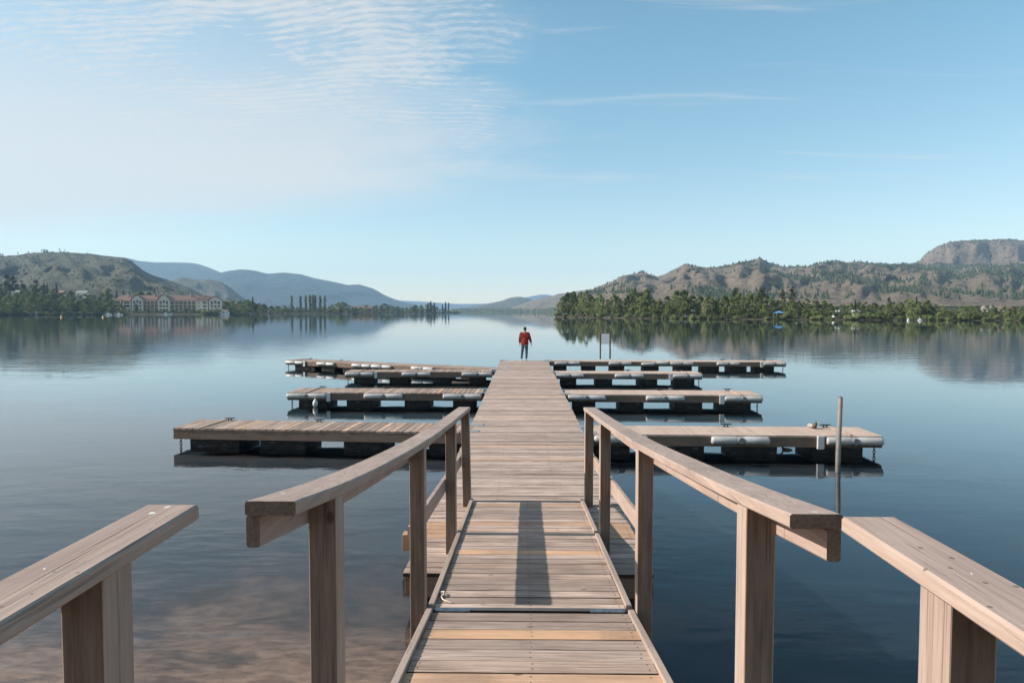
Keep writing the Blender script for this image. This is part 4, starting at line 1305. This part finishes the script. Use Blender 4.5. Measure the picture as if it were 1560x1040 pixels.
for px in (312, 318, 326, 334, 343, 352):
    d = lshore(px) + rng.uniform(4, 8)
    rows.append(('bush', rng.choice(['leaf_pale', 'leaf_mid']), px, lz(px, d) - .4, d, rng.uniform(5, 7.5), .75))
plant_row(rows, 'on the left waterline', 'shrubs along the left bank')
# peninsula right of the hotel
PTOP = [(312, 470), (325, 466), (335, 459), (350, 456), (365, 454), (375, 456), (390, 458), (400, 460), (420, 463), (440, 465), (480, 466), (500, 464), (512, 459), (525, 458), (540, 465), (570, 462), (590, 461), (600, 465), (620, 466), (640, 462), (650, 461), (660, 461), (668, 467), (680, 469), (692, 472), (702, 473)]
rows = []
for row in range(3):
    px = 318.0 + row * 4
    while px < 700:
        d = lshore(px) + 10 + row * interp([(318, 30), (500, 25), (640, 14), (702, 3)], px) + rng.uniform(-3, 5)
        z = lz(px, d)
        hgt = max(3.5, top_h(px, interp(PTOP, px) + rng.uniform(-.5, 3 if row else 6), d, z) * (.62 if row == 0 else 1))
        rows.append(('broad', rng.choice(['leaf_dark', 'leaf_mid', 'leaf_dark', 'leaf_pale']), px, z - .2, d, hgt, rng.uniform(1.1, 1.6)))
        px += rng.uniform(7.5, 12)
plant_row(rows, 'on the left peninsula', 'trees on the low left peninsula')
rows = []
for px, py in ((444.5, 450.5), (458, 451), (466, 450.5), (472.5, 449.5), (477, 449.5), (480.5, 450), (488, 450.5), (495, 450.5), (656.5, 459), (662, 461), (674, 464), (679, 460), (683.5, 461)):
    d = lshore(px) + interp([(440, 50), (690, 12)], px); z = lz(px, d)
    rows.append(('poplar', 'leaf_dark' if px < 500 else 'needles', px, z - .2, d, top_h(px, py, d, z), 1.25))
plant_row(rows, 'on the left peninsula', 'columnar poplars on the left peninsula')
# lone trees on the left ridge
rows = []
for px, hh, kind in ((3, 9, 'broad'), (7, 8, 'broad'), (30, 8, 'pine'), (46, 6, 'broad'), (54, 4, 'broad'), (66, 9, 'pine'), (70, 10, 'broad'), (74, 9, 'broad'), (93.5, 10, 'pine'), (101.5, 9, 'pine'), (135, 6, 'pine')):
    q = HLEFT.pt(px, .99)
    rows.append((kind, 'needles', px, q.z - 1, q.y, hh * 1.05, 1.1))
plant_row(rows, 'on the bare left ridge', 'lone trees on the left ridge')

# ------------------------------------------------------------------ houses
def gable_house(px, py_base, d, w, dep, hw, hr, wallm, roofm, label, name='house', rz=0.0, wins=2, cat='house', zoff=None):
    q = at_y(px, py_base, d)
    root = empty(name, (q.x, d, q.z if zoff is None else zoff), rz)
    tag(root, label, cat)
    MB().box((0, dep / 2, hw / 2 - .5), (w, dep, hw + 1)).build('wall', M[wallm], root)
    e = .5
    vs = [(-w / 2 - e, -e, hw), (w / 2 + e, -e, hw), (w / 2 + e, dep + e, hw), (-w / 2 - e, dep + e, hw), (-w / 2 - e, dep / 2, hw + hr), (w / 2 + e, dep / 2, hw + hr)]
    MB().add(vs, [(0, 1, 5, 4), (2, 3, 4, 5), (1, 2, 5), (3, 0, 4), (0, 3, 2, 1)]).build('roof', M[roofm], root)
    for k in range(wins):
        xw = -w / 2 + w * (k + .5) / wins
        MB().box((xw, -.02, hw * .55), (min(1.4, w / wins * .5), .1, hw * .42)).build('window', M['dark_glass'], root)
    return root
def lgz(px, off): return lz(px, lshore(px) + off)
def hse(px, off, *a, **k):
    d = lshore(px) + off
    return gable_house(px, 474, d, *a, zoff=lz(px, d), **k)
hse(88, 205, 10, 8, 4.5, 3.4, 'cream', 'tile_roof', 'house with a rose tile roof among trees on the left slope')
hse(121, 120, 9, 7, 4.5, 3.0, 'white_wall', 'grey_roof', 'white house with a pale grey roof low on the left slope')
hse(20, 170, 11, 8, 5.0, 3.0, 'white_wall', 'grey_roof', 'grey roofed house below the tallest left pines')
hse(124, 230, 12, 7, 4.5, 2.5, 'cream', 'grey_roof', 'long pale house high on the left slope')
hse(184, 220, 10, 7, 5, 2.5, 'white_wall', 'grey_roof', 'pale house on the slope just above the hotel roof')
hse(552, 40, 26, 12, 5.5, 2.8, 'pinkwall', 'lodge_roof', 'brown lodge with a red roof among the left peninsula trees', wins=5)
hse(667, 16, 10, 6, 3, 2, 'white_wall', 'grey_roof', 'tiny white cabin near the left peninsula tip')
hse(335, 6, 14, 5, 2.4, 1.4, 'white_wall', 'brown_roof', 'low boathouse at the water beside the hotel shrubs', name='boathouse')
hse(53, 3.5, 1.5, 1.4, 1.3, .6, 'white_wall', 'white_wall', 'tiny white hut at the left bank water edge', name='hut', wins=1, cat='hut')
def rhse(px, off, *a, **k):
    d = rshore(px) + off
    return gable_house(px, 474, d, *a, zoff=rz_(px, d), **k)
rhse(1050, 13, 3.2, 2.4, 2.2, .6, 'white_wall', 'white_wall', 'white camper parked between trees behind the right bank', name='camper', cat='camper')
rhse(1275, 14, 1.8, 2, 2.0, .5, 'white_wall', 'white_wall', 'small white trailer left of its twin on the right bank', name='trailer', cat='trailer', wins=1)
rhse(1306, 14, 2.0, 2, 2.1, .5, 'white_wall', 'white_wall', 'small white trailer right of its twin on the right bank', name='trailer', cat='trailer', wins=1)
rhse(1512, 60, 4, 4, 2.6, 1.2, 'white_wall', 'grey_roof', 'white house with grey roof behind the far right trees')
rhse(1536, 62, 3.4, 4, 2.6, 1.2, 'cream', 'brown_roof', 'small cream house beside the white one at far right')
for px, off, w_, lab in ((806, 90, 40, 'low sunlit buildings at the far head of the lake'), (822, 120, 60, 'long sunlit shed on the far lake shore')):
    d = interp(FSH, px) + off
    gable_house(px, 474, d, w_, 16, 7, 4, 'cream', 'tile_roof', lab, zoff=3, name='shed', cat='building', wins=4)
# blue canopy on the right bank
d = rshore(1187) + 5; q = at_y(1187, 474, d)
can = empty('canopy', (q.x, d, rz_(1187, d)))
tag(can, 'small blue canopy tent on the right bank', 'tent')
MB().add([(-1.5, -1.5, 1.9), (1.5, -1.5, 1.9), (1.5, 1.5, 1.9), (-1.5, 1.5, 1.9), (0, 0, 2.6)], [(0, 1, 4), (1, 2, 4), (2, 3, 4), (3, 0, 4)]).build('roof', M['blue_canvas'], can)
for sx in (-1, 1):
    for sy in (-1, 1): MB().tube([(sx * 1.4, sy * 1.4, -.2), (sx * 1.4, sy * 1.4, 1.95)], .04, 5).build('leg', M['galv'], can)
# boats
def boat(px, py, d, L, label, rz=0.0, mat='white_boat', s=1.0):
    q = at_y(px, py, d)
    root = empty('boat', (q.x, d, 0), rz); tag(root, label, 'boat'); root.scale = (s, s, s)
    mb = MB(); secs = []
    for k in range(7):
        t = k / 6; x = -L / 2 + L * t
        w = L * .17 * (1 - max(0, (t - .45) / .55) ** 2.2) + .03
        secs.append([(x, -w, .75 + .25 * t), (x, -w * .75, 0), (x, 0, -.25), (x, w * .75, 0), (x, w, .75 + .25 * t)])
    vs = [p for s_ in secs for p in s_]
    fs = [(i * 5 + j, (i + 1) * 5 + j, (i + 1) * 5 + j + 1, i * 5 + j + 1) for i in range(6) for j in range(4)]
    fs += [(0, 1, 2, 3, 4)] + [(i * 5, i * 5 + 4, (i + 1) * 5 + 4, (i + 1) * 5) for i in range(6)]
    mb.add(vs, fs).build('hull', M[mat], root)
    MB().box((-.05 * L, 0, 1.15), (L * .26, L * .2, .6)).build('cabin', M[mat], root, .08)
    MB().box((.095 * L, 0, 1.2), (.05, L * .17, .36)).build('windscreen', M['dark_glass'], root, .02)
boat(165.5, 480, lshore(165) - 40, 5, 'left of two small white boats moored before the hotel', R(8))
boat(182, 480, lshore(182) - 45, 6, 'right of two small white boats moored before the hotel', R(-5))
boat(1384.5, 480, rshore(1384) - 5, 2.0, 'left of two small white boats below the right bank', R(20), s=.5)
boat(1402, 480, rshore(1402) - 5, 2.3, 'right of two small white boats below the right bank', R(-15), s=.55)
boat(254, 480, lshore(254) - 10, 9, 'long white motor boat moored at the hotel quay', R(3))
# yellow marker buoys
for px, lab in ((93.5, 'left yellow marker buoy floating off the left bank'), (157, 'right yellow marker buoy floating off the left bank')):
    q = at_z(px, 483.4, 0)
    b = MB().lathe([(.0, -.4), (.45, -.38), (.5, 0), (.45, .22), (.22, .35), (.17, .9), (.08, 1.25), (0, 1.3)], 12).build('marker_buoy', M['buoy_yellow'], None, loc=q)
    tag(b, lab, 'buoy')

# ------------------------------------------------------------------ hotel
HD = 640.0
hq = at_y(255, 478.3, HD)
HR = R(25)
hotel = empty('hotel', (hq.x, HD, 1.0), HR)
tag(hotel, 'cream lakeside hotel with terracotta roofs and gabled pavilions on the left shore', 'hotel')
KX = HD / F
def hx(px):
    r = ray(px, 474); ux = math.cos(HR); uy = math.sin(HR)
    # facade line through hq meets the sight line
    return (hq.x * r.y - HD * r.x) / (uy * r.x - ux * r.y)
def hz(py): return at_y(255, py, HD).z - 1.0
def hip_roof(x0, x1, y0, y1, z0, z1, mat='tile_roof', e=.9, inset=None):
    x0 -= e; x1 += e; y0 -= e; y1 += e
    ins = (y1 - y0) / 2 if inset is None else inset
    ym = (y0 + y1) / 2
    ins = min(ins, (x1 - x0) * .48)
    vs = [(x0, y0, z0), (x1, y0, z0), (x1, y1, z0), (x0, y1, z0), (x0 + ins, ym, z1), (x1 - ins, ym, z1), (x0, y0, z0 - .35), (x1, y0, z0 - .35), (x1, y1, z0 - .35), (x0, y1, z0 - .35)]
    return MB().add(vs, [(0, 1, 5, 4), (1, 2, 5), (2, 3, 4, 5), (3, 0, 4), (6, 7, 1, 0), (7, 8, 2, 1), (8, 9, 3, 2), (9, 6, 0, 3), (9, 8, 7, 6)]).build('roof', M[mat], hotel)
def hwin(x, z, w, h_, y, arch=False):
    mb = MB()
    if arch:
        pts = [(-w / 2, -h_ / 2), (w / 2, -h_ / 2), (w / 2, h_ * .25), (w * .3, h_ * .45), (0, h_ * .55), (-w * .3, h_ * .45), (-w / 2, h_ * .25)]
        vs = [(x + a, y - .04, z + b) for a, b in pts] + [(x + a, y + .2, z + b) for a, b in pts]
        n = len(pts)
        mb.add(vs, [tuple(range(n)), tuple(range(n, 2 * n))[::-1]] + [(i, n + i, n + (i + 1) % n, (i + 1) % n) for i in range(n)])
    else:
        mb.box((x, y + .06, z), (w, .2, h_))
    return mb.build('window', M['dark_glass'], hotel)
zE, zR = hz(456.5), hz(449.5)
x0, x1 = hx(172), hx(339)
# main recessed block, walls between balcony openings
MB().box(((x0 + x1) / 2, 15, zE / 2 - 1), (x1 - x0, 12, zE + 2)).build('wall', M['cream'], hotel)
hip_roof(x0 + 1, x1 - 1, 9, 21, zE, zR)
# terrace plinth in rose stucco
MB().box(((x0 + x1) / 2, 4.5, .6), (x1 - x0 + 4, 9, 3.0)).build('terrace', M['pinkwall'], hotel)
MB().box(((x0 + x1) / 2 + 4, -3, -.4), (x1 - x0 - 6, 3, 1.4)).build('quay', M['cream'], hotel)
floors = [zE * .27, zE * .53, zE * .80]
def balconies(pxa, pxb, n):
    xa, xb = hx(pxa), hx(pxb)
    for k in range(n):
        xc = xa + (xb - xa) * (k + .5) / n; w = (xb - xa) / n
        for z in floors:
            hwin(xc, z, w * .74, zE * .19, 9 - .05)
            if z > floors[0]:
                MB().box((xc, 8.3, z - zE * .115), (w * .82, 1.4, .25)).build('balcony', M['cream'], hotel)
                MB().box((xc, 7.66, z - zE * .06), (w * .80, .08, .9)).build('balcony_rail', M['trim'], hotel)
balconies(217, 240, 4); balconies(259, 298, 6); balconies(174, 199, 3)
def pavilion(pxa, pxb, yf, zt, label=None):
    xa, xb = hx(pxa), hx(pxb); w = xb - xa
    MB().box(((xa + xb) / 2, (yf + 10) / 2, zE / 2 - .8), (w, 10 - yf, zE + 1.6)).build('wall', M['cream'], hotel)
    # gable wall and roof, shallow arch shape
    pr = [(-.5, 0), (-.28, .62), (-.12, .93), (0, 1), (.12, .93), (.28, .62), (.5, 0)]
    n = len(pr)
    gv = [((xa + xb) / 2 + a * w, yf - .02, zE + b * (zt - zE) * .86) for a, b in pr]
    MB().add(gv + [(v[0], 12, v[2]) for v in gv], [tuple(range(n))] + [tuple(range(n, 2 * n))[::-1]] + [(i, n + i, n + i + 1, i + 1) for i in range(n - 1)]).build('gable', M['cream'], hotel)
    ov = 1.14
    rv0 = [((xa + xb) / 2 + a * w * ov, yf - .8, zE - .5 + .3 + b * (zt - zE)) for a, b in pr]
    rv1 = [((xa + xb) / 2 + a * w * ov, yf - .8, zE - .5 + .75 + b * (zt - zE)) for a, b in pr]
    vs = rv0 + rv1 + [(v[0], 15, v[2]) for v in rv0] + [(v[0], 15, v[2]) for v in rv1]
    fs = []
    for i in range(n - 1):
        fs += [(i, i + 1, n + i + 1, n + i), (n + i, n + i + 1, 3 * n + i + 1, 3 * n + i), (i, 2 * n + i, 2 * n + i + 1, i + 1)]
    MB().add(vs, fs).build('roof', M['tile_roof'], hotel)
    for k in (-1, 0, 1):
        xc = (xa + xb) / 2 + k * w * .27
        hwin(xc, floors[2] + (.7 if k == 0 else 0), w * .19, zE * .24, yf, True)
        hwin(xc, floors[1], w * .19, zE * .16, yf)
        hwin(xc, floors[0], w * .19, zE * .14, yf)
pavilion(200.5, 217.5, 2.0, zR + .2)
pavilion(240.5, 258.5, 3.0, zR + 1.0)
pavilion(318.5, 338, 2.0, zR - .6)
# left wing steps back, stair tower right
xa, xb = hx(187), hx(199)
MB().box(((xa + xb) / 2, 6, zE * .46 - 1), (xb - xa, 8, zE * .92 + 2)).build('wing', M['cream'], hotel)
hip_roof(xa, xb, 2.2, 10, zE * .92, zE + 1.6)
hwin((xa + xb) / 2, floors[1], 4.6, 2.2, 2.0); hwin((xa + xb) / 2, floors[0], 4.6, 2.0, 2.0); hwin((xa + xb) / 2, floors[2] - .5, 4.6, 1.8, 2.0)
xa, xb = hx(299), hx(317)
MB().box(((xa + xb) / 2, 6.5, zE * .5 - 1), (xb - xa, 8, zE + 2)).build('tower', M['cream'], hotel)
hip_roof(xa, xb, 2.5, 12, zE, zR + 1.2)
for z in floors:
    hwin(xa + (xb - xa) * .72, z, 3.2, 2.0, 2.5)
    hwin(xa + (xb - xa) * .22, z, 1.0, 1.6, 2.5)
for px, dz in ((193, 0), (234, .3), (246, 1.2), (252, 1.2), (290, .2), (311, 1.2)):
    MB().box((hx(px), 14.6, zR + .6 + dz * .4), (1.3, 1.3, 2.0)).build('chimney', M['cream'], hotel)
# garden trees before the hotel
rows = []
for px, hh, kind, mat in ((207, 9.5, 'broad', 'leaf_dark'), (226, 5, 'broad', 'leaf_dark'), (238, 5.5, 'conifer', 'needles'), (250, 4.2, 'broad', 'leaf_mid'), (262, 5, 'broad', 'leaf_dark'), (275, 6, 'poplar', 'leaf_mid'), (284, 5.5, 'broad', 'leaf_dark'), (293, 4, 'broad', 'leaf_mid'), (306, 5, 'broad', 'leaf_dark')):
    rows.append((kind, mat, px, .9, HD + hx(px) * math.sin(HR) - 4, hh, .9))
for px in range(196, 336, 7):
    rows.append(('bush', rng.choice(['leaf_dark', 'leaf_mid']), px + rng.uniform(-2, 2), .4, HD + hx(px) * math.sin(HR) - 8, rng.uniform(4.0, 6.8), .75))
plant_row(rows, 'in the hotel garden', 'garden trees in front of the hotel')

# ------------------------------------------------------------------ haze
m, nt, out = new_mat('lake_haze')
pv = nt.nodes.new('ShaderNodeVolumePrincipled')
pv.inputs['Color'].default_value = (.48, .73, .98, 1)
pv.inputs['Density'].default_value = .000098
pv.inputs['Anisotropy'].default_value = 0.0
nt.links.new(pv.outputs[0], out.inputs['Volume'])
hz_ = MB().box((0, 4900, 302), (13000, 10400, 618)).build('haze', m)
tag(hz_, kind='stuff')

# ------------------------------------------------------------------ sky and sun
SUN_E = R(29.5)
w = bpy.data.worlds.new('World'); scn.world = w; w.use_nodes = True
nt = w.node_tree
for n in list(nt.nodes): nt.nodes.remove(n)
h = NT(nt)
out = h.n('ShaderNodeOutputWorld')
sky = h.n('ShaderNodeTexSky'); sky.sky_type = 'NISHITA'; sky.sun_disc = False
sky.sun_elevation = SUN_E; sky.sun_rotation = R(-90)
sky.altitude = 340; sky.air_density = 1.0; sky.dust_density = .15; sky.ozone_density = 1.2
bg = h.n('ShaderNodeBackground'); tcs = h.n('ShaderNodeTexCoord').outputs['Generated']; szz = h.n('ShaderNodeSeparateXYZ'); h.l(tcs, szz.inputs[0])
h.l(h.mix(1.0, sky.outputs[0], h.mix(h.mapr(szz.outputs[2], .03, .34, 0, 1), (.98, .88, .78), (.80, 1.045, .94)), 'MULTIPLY'), bg.inputs[0]); bg.inputs[1].default_value = .115
tc = h.n('ShaderNodeTexCoord').outputs['Generated']
s = h.n('ShaderNodeSeparateXYZ'); h.l(tc, s.inputs[0])
hor = h.math('SQRT', h.math('ADD', h.math('MULTIPLY', s.outputs[0], s.outputs[0]), h.math('MULTIPLY', s.outputs[1], s.outputs[1])))
el = h.math('DIVIDE', s.outputs[2], hor)          # tan elevation
az = h.math('DIVIDE', s.outputs[0], h.math('MAXIMUM', h.math('ABSOLUTE', s.outputs[1]), .12))   # tan azimuth, left negative
zc = h.math('ADD', h.math('MAXIMUM', s.outputs[2], 0.0), .16)
pc = h.n('ShaderNodeCombineXYZ')
h.l(h.math('DIVIDE', s.outputs[0], zc), pc.inputs[0]); h.l(h.math('DIVIDE', s.outputs[1], zc), pc.inputs[1])
P = pc.outputs[0]
big = h.noise(P, .9, 4, .55)
mid = h.noise(P, 2.4, 4, .6)
mn = h.n('ShaderNodeTexNoise'); h.l(P, mn.inputs['Vector']); mn.inputs['Scale'].default_value = 1.8; mn.inputs['Detail'].default_value = 2
wob = h.vmath('MULTIPLY', h.vmath('SUBTRACT', mn.outputs['Color'], (.5, .5, .5)), (.35, .22, 0))
Q = h.vmath('ADD', P, wob)
# rippled altocumulus : short cloudlets lined up in wavy rows
flecks = h.noise(h.mapping(Q, (18, 58, 1), rot=(0, 0, R(7))), 1.0, 3, .55, .2)
fluff = h.noise(h.mapping(Q, (46, 120, 1), rot=(0, 0, R(7))), 1.0, 3, .6, .2)
wv = h.n('ShaderNodeTexWave'); wv.wave_type = 'BANDS'; wv.bands_direction = 'Y'; wv.wave_profile = 'SIN'
h.l(h.mapping(Q, (3.0, 33, 1), rot=(0, 0, R(7))), wv.inputs['Vector']); wv.inputs['Scale'].default_value = .30; wv.inputs['Distortion'].default_value = 2.2
wv.inputs['Detail'].default_value = 2; wv.inputs['Detail Scale'].default_value = 1.6; wv.inputs['Detail Roughness'].default_value = .5
rip = h.math('ADD', h.math('MULTIPLY', wv.outputs['Fac'], .15), h.math('ADD', h.math('MULTIPLY', flecks, .60), h.math('MULTIPLY', fluff, .42)))
brk = h.noise(h.mapping(P, (2.2, 3.6, 1), rot=(0, 0, R(20))), 1.0, 5, .62, .5)
azn = h.math('ADD', az, h.math('MULTIPLY', h.math('SUBTRACT', h.math('ADD', h.math('MULTIPLY', mid, .5), h.math('MULTIPLY', brk, .5)), .5), .75))
lm = h.mapr(azn, -.26, .09, 1, 0, True)                         # fades out right of centre
core = h.mapr(h.math('ABSOLUTE', h.math('SUBTRACT', azn, -.36)), .22, .80, 1, .55, True)
patch = h.mapr(big, .32, .58, .68, 1, True)
cover = h.math('MULTIPLY', h.math('MULTIPLY', h.math('MULTIPLY', lm, core), patch), h.mapr(brk, .34, .56, .45, 1, True))
thr = h.math('SUBTRACT', .76, h.math('MULTIPLY', cover, .40))
rip = h.mapr(h.math('SUBTRACT', rip, thr), -.17, .30, 0, 1, True)
rip_e = h.math('MULTIPLY', h.mapr(el, .14, .25, 0, 1, True), h.mapr(el, .5, 1.2, 1, .35, True))
cl1 = h.math('MULTIPLY', h.math('MULTIPLY', rip, rip_e), h.math('MULTIPLY', h.mapr(cover, .0, .35, 0, 1, True), .80))
cl1 = h.math('MAXIMUM', cl1, h.math('ADD', h.math('MULTIPLY', cl1, .75), h.math('MULTIPLY', h.math('MULTIPLY', cover, rip_e), .30)), clamp=True)
# smooth veil lower down on the left
eb = h.math('ADD', h.math('SUBTRACT', el, h.math('ADD', .165, h.math('MULTIPLY', az, .125))), h.math('MULTIPLY', h.math('SUBTRACT', mid, .5), .05))
veil = h.math('MULTIPLY', h.mapr(eb, -.02, .06, 0, 1, True), h.mapr(el, .18, .40, 1, .38, True))
veil = h.math('MULTIPLY', veil, h.mapr(azn, -.30, .08, 1, 0, True))
veil = h.math('MULTIPLY', veil, h.mapr(fluff, .3, .7, .80, 1.0))
# thin cirrus streaks elsewhere
ci = h.noise(h.mapping(P, (.9, 5.5, 1), rot=(0, 0, R(-18))), 1.0, 5, .62, .8)
cir = h.math('MULTIPLY', h.mapr(ci, .53, .80, 0, .5, True), h.mapr(el, .1, .22, 0, 1, True))
tot = h.math('MAXIMUM', h.math('MAXIMUM', h.math('MULTIPLY', cl1, .88), h.math('MULTIPLY', veil, .85)), cir)
tot = h.math('MULTIPLY', tot, h.mapr(s.outputs[2], .0, .04, 0, 1))
bg2 = h.n('ShaderNodeBackground'); bg2.inputs[0].default_value = (1.0, .965, .92, 1); bg2.inputs[1].default_value = .53
mx = h.n('ShaderNodeMixShader'); h.l(tot, mx.inputs[0]); h.l(bg.outputs[0], mx.inputs[1]); h.l(bg2.outputs[0], mx.inputs[2])
h.l(mx.outputs[0], out.inputs[0])

sd = bpy.data.lights.new('sun', 'SUN'); sd.energy = 5.0; sd.angle = R(.53); sd.color = (1, .93, .84)
so = bpy.data.objects.new('sun', sd); col.objects.link(so)
so.location = (-40, 10, 40)
so.rotation_euler = Vector((math.cos(SUN_E), .0, -math.sin(SUN_E))).to_track_quat('-Z', 'Y').to_euler()

scn.view_settings.view_transform = 'Standard'
scn.view_settings.look = 'None'
scn.view_settings.exposure = 0.68
scn.view_settings.gamma = 1.0
scn.render.engine = 'CYCLES'
scn.cycles.use_denoising = True
scn.cycles.max_bounces = 8
scn.cycles.transparent_max_bounces = 12
scn.cycles.volume_bounces = 1
scn.cycles.caustics_reflective = False
scn.cycles.caustics_refractive = False
